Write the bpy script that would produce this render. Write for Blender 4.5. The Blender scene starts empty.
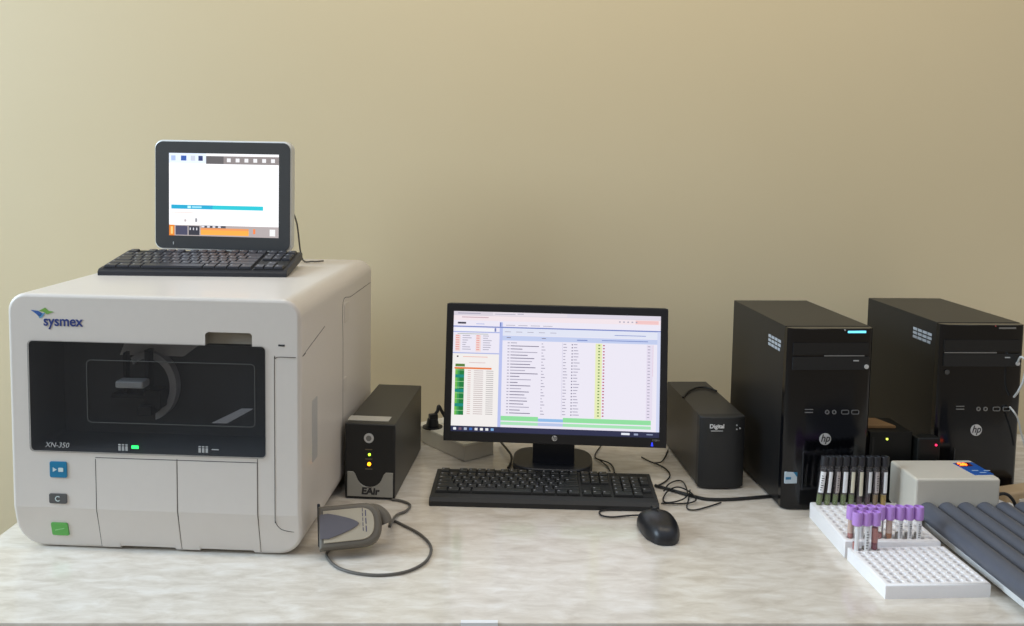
import bpy, bmesh, math, random
from mathutils import Matrix, Vector
random.seed(4)
R = math.radians
SC = bpy.context.scene
COL = SC.collection

# ------------------------------------------------------------------ camera
FPX, PITCH, ROLL, CH, CY = 919.03, R(4.7578), R(0.9733), 0.6996, 226.5
cd = bpy.data.cameras.new('camera'); cam = bpy.data.objects.new('camera', cd); COL.objects.link(cam)
cd.sensor_width = 36; cd.lens = FPX/1024*36; cd.shift_y = -(313-CY)/1024
cam.matrix_world = Matrix.Translation((0, 0, CH)) @ Matrix.Rotation(R(90)-PITCH, 4, 'X') @ Matrix.Rotation(ROLL, 4, 'Z')
cd.clip_start = .02
SC.camera = cam

def ray(X, Y):
    a, b = X-512, Y-CY
    x = a*math.cos(ROLL)+b*math.sin(ROLL); y = -a*math.sin(ROLL)+b*math.cos(ROLL); u = -y/FPX
    return Vector((x/FPX, math.cos(PITCH)+u*math.sin(PITCH), -math.sin(PITCH)+u*math.cos(PITCH)))
def onz(X, Y, z=0.0):
    """measure a point of the photograph on the horizontal plane at height z"""
    d = ray(X, Y); t = (z-CH)/d.z
    return Vector((0, 0, CH))+d*t
class Frame:
    """measures points of the photograph on the planes of a placed thing, in its own coordinates"""
    def __init__(s, loc, rot, tilt=0, piv=(0, 0, 0)):
        s.m = Matrix.Translation(loc) @ Matrix.Rotation(rot, 4, 'Z') @ Matrix.Translation(piv) @ Matrix.Rotation(tilt, 4, 'X')
        s.i = s.m.inverted()
    def hit(s, X, Y, ax, c):
        o = s.i @ Vector((0, 0, CH)); d = s.i.to_3x3() @ ray(X, Y)
        return o+d*((c-o[ax])/d[ax])
    def f(s, X, Y, c=0.0):
        p = s.hit(X, Y, 1, c); return p.x, p.z
    def side(s, X, Y, c):
        p = s.hit(X, Y, 0, c); return p.y, p.z
    def top(s, X, Y, c):
        p = s.hit(X, Y, 2, c); return p.x, p.y

# ------------------------------------------------------------------ materials
def lin(c):
    return tuple((v/12.92 if v <= .04045 else ((v+.055)/1.055)**2.4) for v in [x/255 for x in c])+(1,)
MATS = {}
def mat(name, c, rough=.5, metal=0, emit=0, alpha=1, var=.06, scale=60, bump=0, coat=0, spec=.5):
    if name in MATS: return MATS[name]
    m = bpy.data.materials.new(name); m.use_nodes = True; MATS[name] = m
    nt = m.node_tree; b = nt.nodes['Principled BSDF']
    col = lin(c)
    if emit:
        b.inputs['Base Color'].default_value = (0.01, .01, .01, 1)
        b.inputs['Emission Color'].default_value = col; b.inputs['Emission Strength'].default_value = emit
        b.inputs['Roughness'].default_value = rough
        return m
    tc = nt.nodes.new('ShaderNodeTexCoord'); no = nt.nodes.new('ShaderNodeTexNoise')
    no.inputs['Scale'].default_value = scale; no.inputs['Detail'].default_value = 3
    nt.links.new(tc.outputs['Object'], no.inputs['Vector'])
    mx = nt.nodes.new('ShaderNodeMix'); mx.data_type = 'RGBA'
    mx.inputs[6].default_value = tuple(v*(1-var) for v in col[:3])+(1,)
    mx.inputs[7].default_value = tuple(min(1, v*(1+var)) for v in col[:3])+(1,)
    nt.links.new(no.outputs['Fac'], mx.inputs[0]); nt.links.new(mx.outputs[2], b.inputs['Base Color'])
    b.inputs['Roughness'].default_value = rough; b.inputs['Metallic'].default_value = metal
    b.inputs['Alpha'].default_value = alpha; b.inputs['Coat Weight'].default_value = coat
    b.inputs['Specular IOR Level'].default_value = spec
    if bump:
        bp = nt.nodes.new('ShaderNodeBump'); bp.inputs['Strength'].default_value = bump; bp.inputs['Distance'].default_value = .001
        nt.links.new(no.outputs['Fac'], bp.inputs['Height']); nt.links.new(bp.outputs[0], b.inputs['Normal'])
    return m

# ------------------------------------------------------------------ mesh builder
class B:
    def __init__(s): s.bm = bmesh.new()
    def _add(s, t, mi=0, M=None):
        if M is not None: bmesh.ops.transform(t, matrix=M, verts=t.verts)
        for f in t.faces: f.material_index = mi
        me = bpy.data.meshes.new('t'); t.to_mesh(me); t.free(); s.bm.from_mesh(me); bpy.data.meshes.remove(me)
        return s
    def box(s, x0, x1, y0, y1, z0, z1, bev=0, seg=2, mi=0, M=None):
        t = bmesh.new(); bmesh.ops.create_cube(t, size=1)
        for v in t.verts: v.co = Vector(((x0+x1)/2+v.co.x*(x1-x0), (y0+y1)/2+v.co.y*(y1-y0), (z0+z1)/2+v.co.z*(z1-z0)))
        if bev: bmesh.ops.bevel(t, geom=t.edges[:], offset=bev, segments=seg, profile=.5, affect='EDGES')
        return s._add(t, mi, M)
    def cyl(s, p, ax, r, h, r2=None, n=24, mi=0, bev=0, M=None):
        """cylinder starting at p and running h along axis ax"""
        t = bmesh.new(); bmesh.ops.create_cone(t, cap_ends=True, segments=n, radius1=r, radius2=r if r2 is None else r2, depth=h)
        if bev:
            bmesh.ops.bevel(t, geom=[e for e in t.edges if len(e.link_faces) == 2 and any(len(f.verts) > 4 for f in e.link_faces)], offset=bev, segments=2, profile=.5, affect='EDGES')
        q = Vector(ax).normalized().to_track_quat('Z', 'Y').to_matrix().to_4x4()
        T = Matrix.Translation(Vector(p)) @ q @ Matrix.Translation((0, 0, h/2))
        bmesh.ops.transform(t, matrix=T, verts=t.verts)
        return s._add(t, mi, M)
    def prism(s, pts, h, bev=0, seg=2, mi=0, M=None):
        """outline in XY extruded 0..h along Z, then placed by M"""
        t = bmesh.new(); vs = [t.verts.new((x, y, 0)) for x, y in pts]; f = t.faces.new(vs)
        f.normal_update()
        if f.normal.z > 0: f.normal_flip()
        r = bmesh.ops.extrude_face_region(t, geom=[f])
        for g in r['geom']:
            if isinstance(g, bmesh.types.BMVert): g.co.z = h
        if bev:
            bmesh.ops.bevel(t, geom=[e for e in t.edges if any(len(g.verts) > 4 or abs(g.normal.z) > .9 for g in e.link_faces)], offset=bev, segments=seg, profile=.5, affect='EDGES')
        bmesh.ops.recalc_face_normals(t, faces=t.faces)
        return s._add(t, mi, M)
    def tube(s, pts, r, n=10, mi=0, M=None):
        pts = [Vector(p) for p in pts]
        P = []
        for i in range(len(pts)-1):
            p0 = pts[max(i-1, 0)]; p1 = pts[i]; p2 = pts[i+1]; p3 = pts[min(i+2, len(pts)-1)]
            for k in range(6):
                u = k/6
                P.append(.5*((2*p1)+(-p0+p2)*u+(2*p0-5*p1+4*p2-p3)*u*u+(-p0+3*p1-3*p2+p3)*u**3))
        P.append(pts[-1])
        t = bmesh.new(); prev = None; rings = []; up = Vector((0, 0, 1))
        for i, p in enumerate(P):
            d = (P[min(i+1, len(P)-1)]-P[max(i-1, 0)]).normalized()
            if prev is None: a = d.cross(up if abs(d.z) < .9 else Vector((1, 0, 0))).normalized()
            else: a = (prev-d*prev.dot(d)).normalized()
            prev = a; b = d.cross(a)
            rings.append([t.verts.new(p+(a*math.cos(q)+b*math.sin(q))*r) for q in [2*math.pi*j/n for j in range(n)]])
        for i in range(len(rings)-1):
            for j in range(n): t.faces.new((rings[i][j], rings[i][(j+1) % n], rings[i+1][(j+1) % n], rings[i+1][j]))
        t.faces.new(rings[0][::-1]); t.faces.new(rings[-1])
        bmesh.ops.recalc_face_normals(t, faces=t.faces)
        return s._add(t, mi, M)
    def lathe(s, prof, n=20, mi=0, M=None):
        t = bmesh.new(); rings = []
        for r, z in prof:
            rings.append([t.verts.new((0, 0, z))] if r < 1e-6 else [t.verts.new((r*math.cos(2*math.pi*j/n), r*math.sin(2*math.pi*j/n), z)) for j in range(n)])
        for a, b in zip(rings, rings[1:]):
            for j in range(n):
                k = (j+1) % n
                if len(a) == 1 and len(b) == 1: continue
                if len(a) == 1: t.faces.new((a[0], b[j], b[k]))
                elif len(b) == 1: t.faces.new((a[j], a[k], b[0]))
                else: t.faces.new((a[j], a[k], b[k], b[j]))
        bmesh.ops.recalc_face_normals(t, faces=t.faces)
        return s._add(t, mi, M)
    def build(s, name, m, parent=None, ang=35, M=None):
        for e in s.bm.edges:
            e.smooth = not (len(e.link_faces) == 2 and e.calc_face_angle(0) > R(ang))
        for f in s.bm.faces: f.smooth = True
        me = bpy.data.meshes.new(name); s.bm.to_mesh(me); s.bm.free()
        for x in (m if isinstance(m, (list, tuple)) else [m]): me.materials.append(x)
        o = bpy.data.objects.new(name, me); COL.objects.link(o)
        if parent is not None: o.parent = parent
        if M is not None: o.matrix_local = M
        if len(me.polygons) > 6 and name not in ('screen', 'rack_block', 'shell'):
            w = o.modifiers.new('weighted', 'WEIGHTED_NORMAL'); w.keep_sharp = True; w.weight = 80
        return o

def rrect(x0, x1, z0, z1, r, n=6):
    pts = []
    for cx, cz, a0 in ((x1-r, z1-r, 0), (x0+r, z1-r, 90), (x0+r, z0+r, 180), (x1-r, z0+r, 270)):
        for k in range(n+1):
            a = R(a0+90*k/n); pts.append((cx+r*math.cos(a), cz+r*math.sin(a)))
    return pts
FR = Matrix.Rotation(R(90), 4, 'X')       # XY outline -> XZ plane, extruding towards -Y (to the front)
def front(y): return Matrix.Translation((0, y, 0)) @ FR
def thing(name, label, cat, loc, rot=0, group=None):
    o = bpy.data.objects.new(name, None); COL.objects.link(o); o.empty_display_size = .05
    o.location = loc; o.rotation_euler = (0, 0, rot); tag(o, label, cat, group); return o
def tag(o, label, cat, group=None):
    o['label'] = label; o['category'] = cat
    if group: o['group'] = group
    return o
def struct(o): o['kind'] = 'structure'; return o
def text(name, s, size, m, parent, M, ext=.0003, align='CENTER', shear=0, bold=0, sx=1):
    c = bpy.data.curves.new(name, 'FONT'); c.body = s; c.size = size; c.extrude = ext; c.align_x = align; c.align_y = 'CENTER'
    c.shear = shear; c.offset = bold
    o = bpy.data.objects.new(name, c); COL.objects.link(o)
    dg = bpy.context.evaluated_depsgraph_get(); dg.update()
    me = bpy.data.meshes.new_from_object(o.evaluated_get(dg)); bpy.data.objects.remove(o)
    for v in me.vertices: v.co.x *= sx
    me.materials.clear(); me.materials.append(m); me.name = name
    r = bpy.data.objects.new(name, me); COL.objects.link(r)
    r.parent = parent; r.matrix_local = M
    return r
def dup(o, parent=None):
    c = o.copy(); COL.objects.link(c)
    if parent is not None: c.parent = parent
    return c

# ------------------------------------------------------------------ palette
white_plastic = mat('warm_white_plastic', (212, 205, 197), .38, var=.02, coat=.1)
panel_plastic = mat('panel_white_plastic', (205, 198, 189), .42, var=.02)
seam_dark = mat('seam_shadow_gap', (70, 68, 66), .8)
recess_grey = mat('recess_taupe_plastic', (150, 144, 133), .5)
blk = mat('black_plastic', (26, 27, 29), .42, var=.12)
blk_soft = mat('soft_black_plastic', (34, 35, 36), .55, var=.12)
blk_gloss = mat('gloss_black_plastic', (8, 9, 13), .14, var=.1, spec=.45)
case_blk = mat('painted_steel_black', (25, 25, 26), .38, var=.1, scale=200, spec=.4)
key_blk = mat('key_black_plastic', (33, 35, 36), .38, var=.1)
key_dark = mat('key_charcoal_plastic', (42, 44, 52), .4, var=.1)
kb_dark = mat('keyboard_charcoal_body', (36, 38, 45), .45, var=.1)
cable_blk = mat('black_cable_rubber', (22, 22, 23), .5)
cable_gry = mat('grey_cable_rubber', (92, 89, 84), .5)
silver = mat('silver_plastic', (205, 206, 206), .35, .25)
chrome = mat('chrome_metal', (220, 220, 222), .15, 1)
steel = mat('dark_port_metal', (150, 152, 154), .3, .8)
paper = mat('white_paper', (232, 232, 232), .7, var=.03)
ink = mat('dark_ink', (45, 45, 48), .6)
foam = mat('white_foam', (240, 238, 238), .6, var=.02, scale=300, bump=.15)
foam_well = mat('white_foam_well', (228, 224, 222), .7, var=.02)
box_beige = mat('beige_grey_plastic', (203, 197, 183), .45, var=.03)
roller_rubber = mat('charcoal_roller_rubber', (84, 88, 98), .42, var=.15, scale=25, bump=.1)
lav = mat('lavender_cap_plastic', (186, 140, 214), .4, var=.06)
blackcap = mat('black_tube_cap', (34, 34, 38), .5)
def glassy(name, c, a, rough=.06):
    m = mat(name, c, rough, alpha=a, var=0); return m
tube_glass = glassy('clear_tube_plastic', (205, 200, 200), .06)
tint = glassy('smoked_door_plastic', (44, 46, 50), .30, .06)

# ------------------------------------------------------------------ the room
def wall_material(name, c1, c2):
    m = mat(name, c1, .85, var=.0); nt = m.node_tree; b = nt.nodes['Principled BSDF']
    tc = nt.nodes.new('ShaderNodeTexCoord')
    n1 = nt.nodes.new('ShaderNodeTexNoise'); n1.inputs['Scale'].default_value = 1.6; n1.inputs['Detail'].default_value = 4
    n2 = nt.nodes.new('ShaderNodeTexNoise'); n2.inputs['Scale'].default_value = 160; n2.inputs['Detail'].default_value = 2
    nt.links.new(tc.outputs['Object'], n1.inputs['Vector']); nt.links.new(tc.outputs['Object'], n2.inputs['Vector'])
    mx = nt.nodes.new('ShaderNodeMix'); mx.data_type = 'RGBA'; mx.inputs[6].default_value = lin(c1); mx.inputs[7].default_value = lin(c2)
    nt.links.new(n1.outputs['Fac'], mx.inputs[0]); nt.links.new(mx.outputs[2], b.inputs['Base Color'])
    bp = nt.nodes.new('ShaderNodeBump'); bp.inputs['Strength'].default_value = .06; bp.inputs['Distance'].default_value = .001
    nt.links.new(n2.outputs['Fac'], bp.inputs['Height']); nt.links.new(bp.outputs[0], b.inputs['Normal'])
    b.inputs['Specular IOR Level'].default_value = .25; b.inputs['Roughness'].default_value = .6
    return m
wallm = wall_material('painted_plaster', (211, 197, 165), (205, 190, 156))
WY = 2.30
struct(B().box(-3.8, 3.2, WY, WY+.12, -.75, 3.4).build('wall_back', wallm))
# left wall with a window opening
wl = B()
wl.box(-3.92, -3.8, -1.6, -.4, -.75, 3.4); wl.box(-3.92, -3.8, 2.0, WY+.12, -.75, 3.4)
wl.box(-3.92, -3.8, -.4, 2.0, -.75, .85); wl.box(-3.92, -3.8, -.4, 2.0, 2.95, 3.4)
struct(wl.build('wall_left', wallm))
floorm = mat('beige_floor_tile', (168, 158, 142), .4, var=.08, scale=4)
struct(B().box(-3.92, 3.2, -1.6, WY+.12, -.8, -.75).build('floor', floorm))
wf = B()
fm = mat('white_window_frame', (230, 230, 228), .4)
for a in ((-.4, -.34), (.78, .82), (1.94, 2.0)): wf.box(-3.9, -3.83, a[0], a[1], .85, 2.95, .004)
for a in ((.85, .91), (2.89, 2.95)): wf.box(-3.895, -3.835, -.36, 1.96, a[0], a[1], .004)
w1 = struct(wf.build('window_1', fm))
B().box(-3.867, -3.863, -.34, 1.94, .91, 2.89).build('window_pane', glassy('window_glass', (240, 245, 250), .06, .02), w1)

# ------------------------------------------------------------------ the table
def marble():
    m = mat('marbled_laminate', (205, 200, 188), .17, var=0); nt = m.node_tree; b = nt.nodes['Principled BSDF']
    tc = nt.nodes.new('ShaderNodeTexCoord'); mp = nt.nodes.new('ShaderNodeMapping')
    mp.inputs['Rotation'].default_value = (0, 0, R(-38)); mp.inputs['Scale'].default_value = (1.0, 2.8, 1)
    nt.links.new(tc.outputs['Object'], mp.inputs['Vector'])
    n1 = nt.nodes.new('ShaderNodeTexNoise'); n1.inputs['Scale'].default_value = 17; n1.inputs['Detail'].default_value = 9; n1.inputs['Roughness'].default_value = .62; n1.inputs['Distortion'].default_value = .4
    nt.links.new(mp.outputs[0], n1.inputs['Vector'])
    cr = nt.nodes.new('ShaderNodeValToRGB'); e = cr.color_ramp.elements
    e[0].position = .30; e[0].color = lin((199, 189, 174)); e[1].position = .70; e[1].color = lin((231, 226, 217))
    x = e.new(.50); x.color = lin((217, 209, 196))
    nt.links.new(n1.outputs['Fac'], cr.inputs[0]); nt.links.new(cr.outputs[0], b.inputs['Base Color'])
    b.inputs['Coat Weight'].default_value = .25; b.inputs['Coat Roughness'].default_value = .08
    return m
tb = thing('table', 'long table with beige marble-patterned laminate top under all the equipment', 'table', (0, 1.8, -.75))
FL, FRr = onz(0, 622.5), onz(1023, 623)
sl = (FRr.y-FL.y)/(FRr.x-FL.x)
xl, xr = -.905, 1.9
pts = [(xl, FL.y+(xl-FL.x)*sl-1.8), (xr, FL.y+(xr-FL.x)*sl-1.8), (xr, WY-1.805), (xl, WY-1.805)]
B().prism(pts, .03, .004, 2, M=Matrix.Translation((0, 0, .72))).build('tabletop', marble(), tb)
wood = mat('brown_table_frame', (120, 92, 66), .5)
for x in (xl+.05, xr-.1):
    for y in (-.4, .4): B().box(x, x+.05, y, y+.05, 0, .72, .003).build('leg', wood, tb)
fl = Frame((0, 0, 0), 0)
p0, p1 = onz(461, 622.5, -.004), onz(498, 623, -.004)
lb = B().box(0, (p1-p0).length, -.0008, 0, -.022, .0021, mi=0).box(0, (p1-p0).length, -.0008, .008, .0021, .0024, mi=0)
for k in range(5): lb.box(.004+k*.011, .012+k*.011, -.0012, -.0008, -.009, -.006, mi=1)
lbo = lb.build('paper_label', [paper, ink], None)
lbo.location = (p0.x, FL.y+(p0.x-FL.x)*sl-.0006, -.002); lbo.rotation_euler.z = math.atan(sl)
tag(lbo, 'small white printed paper label stuck on the front edge of the table', 'label')

# ------------------------------------------------------------------ blood analyzer
AL, AR = (-.5972, 1.516, 0), R(-2.622)
AW, AD, AH = .4995, .585, .4463
AF = Frame(AL, AR)
an = thing('blood_analyzer', 'large white blood analyzer with a dark tinted front door, on the left of the table', 'laboratory analyzer', AL, AR)
hw = AW/2; zb = .0015; zc = AF.f(150, 511)[1]; back = .017
bm = bmesh.new()
prof = [(0, AH), (0, zc), (back, zb), (AD-.05, zb), (AD, zb+.09), (AD, AH)]   # side profile (y, z)
Lv = [bm.verts.new((-hw, y, z)) for y, z in prof]; Rv = [bm.verts.new((hw, y, z)) for y, z in prof]
bm.faces.new(Lv); bm.faces.new(Rv[::-1])
n = len(prof)
for i in range(n):
    j = (i+1) % n; bm.faces.new((Lv[j], Lv[i], Rv[i], Rv[j]))
bmesh.ops.recalc_face_normals(bm, faces=bm.faces)
def isl(e, s):   # long edges along the depth
    return all(abs(v.co.x-s*hw) < 1e-5 for v in e.verts)
long_e = [e for e in bm.edges if (isl(e, 1) or isl(e, -1)) and abs(e.verts[0].co.y-e.verts[1].co.y) > .3]
long_e += [e for e in bm.edges if abs(e.verts[0].co.x-e.verts[1].co.x) > .3 and min(v.co.y for v in e.verts) > .3]
lo = [e for e in long_e if max(v.co.z for v in e.verts) < AH-.01 and abs(e.verts[0].co.y-e.verts[1].co.y) > .3]
bmesh.ops.bevel(bm, geom=lo, offset=.046, segments=12, profile=.5, affect='EDGES')
hi = [e for e in bm.edges if min(v.co.z for v in e.verts) > AH-.001 and (abs(e.verts[0].co.y-e.verts[1].co.y) > .3 or min(v.co.y for v in e.verts) > .3)]
bmesh.ops.bevel(bm, geom=hi, offset=.031, segments=10, profile=.5, affect='EDGES')
bm.normal_update()
fe = [e for e in bm.edges if len(e.link_faces) == 2 and sum(1 for f in e.link_faces if f.normal.y < -.5) == 1]
bmesh.ops.bevel(bm, geom=fe, offset=.006, segments=4, profile=.5, affect='EDGES')
bm.normal_update(); bmesh.ops.recalc_face_normals(bm, faces=bm.faces)
housing = B(); housing.bm.free(); housing.bm = bm
ho = housing.build('housing', white_plastic, an, ang=30)
# chamber behind the tinted door is a real cavity
wx0, wz1 = AF.f(27.5, 340); wx1, wz0 = AF.f(266.5, 456.5)
wz1b = AF.f(150, 342)[1]
wz0 = (AF.f(27, 452.5)[1]+AF.f(266, 457)[1])/2; wz1 = (AF.f(27, 340)[1]+AF.f(266, 346)[1])/2
cut = B().prism(rrect(wx0+.0015, wx1-.0015, wz0+.0015, wz1-.0015, .007), .14, M=front(.11)).build('cutter', blk, an)
hx0, hz1 = AF.f(205, 332); hx1, hz0 = AF.f(252, 347)
cut2 = B().prism(rrect(hx0, hx1, hz0-.006, hz1, .006), .04, M=front(.018)).build('cutter', recess_grey, an)
nots = []; NX = []
for a, b in ((114, 170), (194, 249)):
    nx0 = AF.f(a, 552)[0]+.004; nx1 = AF.f(b, 552)[0]+.004
    NX.append((nx0, nx1)); nots.append(B().prism(rrect(nx0, nx1, zb-.02, zb+.0062, .003), .08, M=front(.055)).build('cutter', recess_grey, an))
for c in [cut, cut2]+nots:
    md = ho.modifiers.new('b', 'BOOLEAN'); md.object = c; md.solver = 'EXACT'; md.operation = 'DIFFERENCE'
dg = bpy.context.evaluated_depsgraph_get(); dg.update()
me2 = bpy.data.meshes.new_from_object(ho.evaluated_get(dg)); ho.modifiers.clear(); ho.data = me2; _w = ho.modifiers.new('weighted', 'WEIGHTED_NORMAL'); _w.keep_sharp = True; _w.weight = 90
for c in [cut, cut2]+nots: bpy.data.objects.remove(c)
ho.data.materials.clear()
for m in (white_plastic, mat('dark_chamber_plastic', (92, 94, 98), .6), recess_grey): ho.data.materials.append(m)
for p in ho.data.polygons:
    c = p.center; p.material_index = 0
    if p.area > .0015: p.use_smooth = False
    if wx0-.001 < c.x < wx1+.001 and wz0-.001 < c.z < wz1+.001 and .0005 < c.y < .2: p.material_index = 1
    elif hx0-.001 < c.x < hx1+.001 and c.z > wz1-.008 and c.z < hz1+.001 and .0005 < c.y < .05: p.material_index = 2
# tinted door
B().prism(rrect(wx0, wx1, wz0, wz1, .008), .004, .0012, M=front(.001)).build('tinted_door', tint, an)
ix0, iz1 = AF.f(87, 359); ix1, iz0 = AF.f(256, 427)
def ring(x0, x1, z0, z1, r, w, h, M, m, name, par):
    o = rrect(x0, x1, z0, z1, r); i = rrect(x0+w, x1-w, z0+w, z1-w, max(r-w, .0005)); k = len(o)
    t = bmesh.new()
    V = [[t.verts.new((x, y, z)) for x, y in q] for q, z in ((o, 0), (o, h), (i, h), (i, 0))]
    for a in range(4):
        for j in range(k): t.faces.new((V[a][j], V[a][(j+1) % k], V[(a+1) % 4][(j+1) % k], V[(a+1) % 4][j]))
    bmesh.ops.recalc_face_normals(t, faces=t.faces)
    return B()._add(t, 0, M).build(name, m, par)
ring(ix0, ix1, iz0, iz1, .008, .0012, .0008, front(.003-.006), mat('door_frame_grey', (78, 80, 80), .4), 'door_inner_frame', an)
# mechanism in the chamber
mech = mat('grey_mechanism_plastic', (205, 204, 208), .4); mdark = mat('dark_mechanism_plastic', (25, 26, 30), .4)
def fpt(X, Y, c): x, z = AF.f(X, Y, c); return x, z
x0, z1 = fpt(117, 380, .03); x1, z0 = fpt(145, 388, .03)
nb = B().box(x0, x1, .022, .05, z0, z1, .003, 3)
nb.build('sample_holder_bar', silver, an)
x0, z1 = fpt(124, 352, .06); x1, z0 = fpt(146, 395, .06)
B().box(x0, x0+.006, .055, .07, z0, z1, .001).box(x1, x1+.008, .055, .075, z0+.01, z1+.005, .001).box(x0-.02, x1+.02, .05, .08, z0-.004, z0+.003, .001).build('sampling_arm', mdark, an)
cx, cz = fpt(150, 385, .09)
t = B()
pr = [(.052*math.cos(R(a)), .062*math.sin(R(a))) for a in range(-75, 131, 8)]
pi_ = [(.040*math.cos(R(a)), .050*math.sin(R(a))) for a in range(130, -76, -8)]
t.prism(pr+pi_, .02, M=Matrix.Translation((cx, .1, cz)) @ FR); t.build('arched_guard', mech, an)
x0, z1 = fpt(150, 388, .05); x1, z0 = fpt(165, 410, .05)
B().box(x0-.012, x1-.008, .05, .08, z0, z1-.004, .003).box(x0-.02, x0+.006, .04, .08, z0-.01, z0+.008, .003).build('pump_block', mdark, an)
x0, z1 = fpt(222, 410, .02); x1, z0 = fpt(240, 425, .02)
B().prism([(x0-.02, z0), (x0+.006, z0), (x1+.02, z1+.001), (x1, z1+.001)], .004, M=front(.03)).build('sloped_tray', mech, an)
x0, z1 = fpt(125, 342, .09); x1, z0 = fpt(200, 357, .09)
B().prism([(x0-.01, z0), (x1-.03, z0+.0), (x1, z1), (x0, z1)], .01, M=front(.1)).build('upper_cover', mech, an)
# writing on the door
glyph = mat('pale_print', (170, 172, 172), .5); navy = mat('navy_print', (38, 56, 120), .5)
def at_front(px, py, c=-.0006): x, z = AF.f(px, py, 0); return Matrix.Translation((x, c, z)) @ FR
text('model_lettering', 'XN-350', .0125, glyph, an, at_front(58, 444.5, -.0035), .0002, shear=.25)
def icon(px, py, s=.001):
    b = B(); x, z = AF.f(px, py)
    for k in range(3):
        b.box(x-.008+k*.006, x-.004+k*.006, -.0038, -.003, z-.006, z+.0015); b.box(x-.008+k*.006, x-.004+k*.006, -.0038, -.003, z+.003, z+.005)
    b.build('tube_symbol', glyph, an)
icon(124, 446.5); icon(204, 448.5)
x, z = AF.f(136, 446.5); B().box(x-.006, x+.006, -.0042, -.003, z-.0026, z+.0028, .0005).build('green_indicator', mat('green_led', (40, 255, 110), emit=2.2), an)
x, z = AF.f(216, 449); B().box(x-.006, x+.006, -.0038, -.003, z-.0008, z+.0008).build('standby_indicator', glyph, an)
# emblem and brand lettering
text('brand_lettering', 'sysmex', .0245, navy, an, at_front(63, 321.5), .0003, bold=.0004, sx=.93)
eb = B(); ex, ez = AF.f(43, 313)
def poly(b, pts, mi): b.prism([(ex+x, ez+z) for x, z in pts], .0006, mi=mi, M=front(0))
poly(eb, [(-.021, .005), (-.008, .0035), (.0, -.001), (-.006, -.0075), (-.011, -.002)], 0)
poly(eb, [(-.008, -.004), (.004, .001), (-.001, -.007), (-.006, -.009)], 1)
poly(eb, [(-.007, .0035), (.004, .0095), (.010, .004), (.019, .0025), (.007, -.002), (.001, .002)], 2)
eb.build('brand_emblem', [mat('emblem_blue', (52, 92, 160), .5), mat('emblem_teal', (90, 150, 190), .5), mat('emblem_green', (112, 160, 70), .5)], an)
x, z = AF.f(281.5, 345.5); B().box(x-.0055, x+.0055, -.0006, .002, z-.0016, z+.0016, .0005).build('card_slot', ink, an)
# buttons
def slant(px, py):
    """local point on the lower slanted face"""
    o = AF.i @ Vector((0, 0, CH)); d = AF.i.to_3x3() @ ray(px, py)
    nrm = Vector((0, -(zc-zb), -back)).normalized(); p = Vector((0, 0, zc)); t = (p-o).dot(nrm)/d.dot(nrm); return o+d*t
sang = math.atan2(back, zc-zb)
def button(px0, py0, px1, py1, m, name, sym, lower=False):
    if not lower:
        x0, z1 = AF.f(px0, py0); x1, z0 = AF.f(px1, py1)
        M = front(0)
    else:
        a = slant(px0, py0); b = slant(px1, py1); c = (a+b)/2
        x0, x1 = a.x-c.x, b.x-c.x; h = (a-b).length/2*.62; z0, z1 = -h, h
        M = Matrix.Translation(c) @ Matrix.Rotation(sang, 4, 'X') @ FR
    o = B().prism(rrect(x0, x1, z0, z1, .003), .0022, .0006, M=M).build(name, m, an)
    b = B(); cx, cz = (x0+x1)/2, (z0+z1)/2
    if sym == 'play':
        b.prism([(cx-.009, cz-.004), (cx-.009, cz+.004), (cx-.002, cz)], .0027, M=M); b.prism(rrect(cx+.0005, cx+.009, cz-.0035, cz+.0035, .001), .0027, M=M)
    elif sym == 'arc':
        pa = [(.0048*math.cos(R(q)), .0048*math.sin(R(q))) for q in range(40, 321, 20)]; pb = [(x*.7, y*.7) for x, y in pa[::-1]]
        b.prism([(cx+x, cz+y) for x, y in pa+pb], .0027, M=M)
    else: b.prism([(cx-.008, cz-.001), (cx+.008, cz+.003), (cx+.008, cz+.0016), (cx-.008, cz-.0026)], .0027, M=M)
    b.build('button_symbol', mat('button_symbol_pale', (200, 215, 215), .5) if sym != 'g' else mat('button_symbol_green', (140, 200, 130), .5), o)
button(50, 461, 67.5, 477.5, mat('blue_button', (22, 118, 158), .35), 'start_button', 'play')
button(49.5, 493, 67.5, 503.5, mat('dark_grey_button', (82, 82, 82), .4), 'mode_button', 'arc')
button(51, 521.5, 70, 535.5, mat('green_button', (88, 170, 76), .35), 'tube_holder_button', 'g', True)
# seams
sw = .0011
def seam(name, pts3): B().tube(pts3, sw*.5, 6).build(name, seam_dark, an)
def f3(px, py): x, z = AF.f(px, py); return (x, -.0001, z)
def s3(px, py): p = slant(px, py); return (p.x, p.y, p.z)
def straight(ps):
    out = []
    for a, b in zip(ps, ps[1:]):
        a = Vector(a); b = Vector(b)
        for k in range(4): out.append(a.lerp(b, k/4))
    return out+[Vector(ps[-1])]
doors_x = []
for xt, xb in ((95.5, 103), (177, 181), (257.5, 260.5)):
    a = f3(xt, 459); b = (a[0], 0, zc); c = (a[0], back*.97, zb+.004)
    doors_x.append(a[0]); seam('door_seam', straight([a, b, c]))
za = f3(95, 457.5)[2]
seam('door_seam', straight([(doors_x[0], -.0001, za), (doors_x[1], -.0001, za), (doors_x[2], -.0001, za)]))
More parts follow.
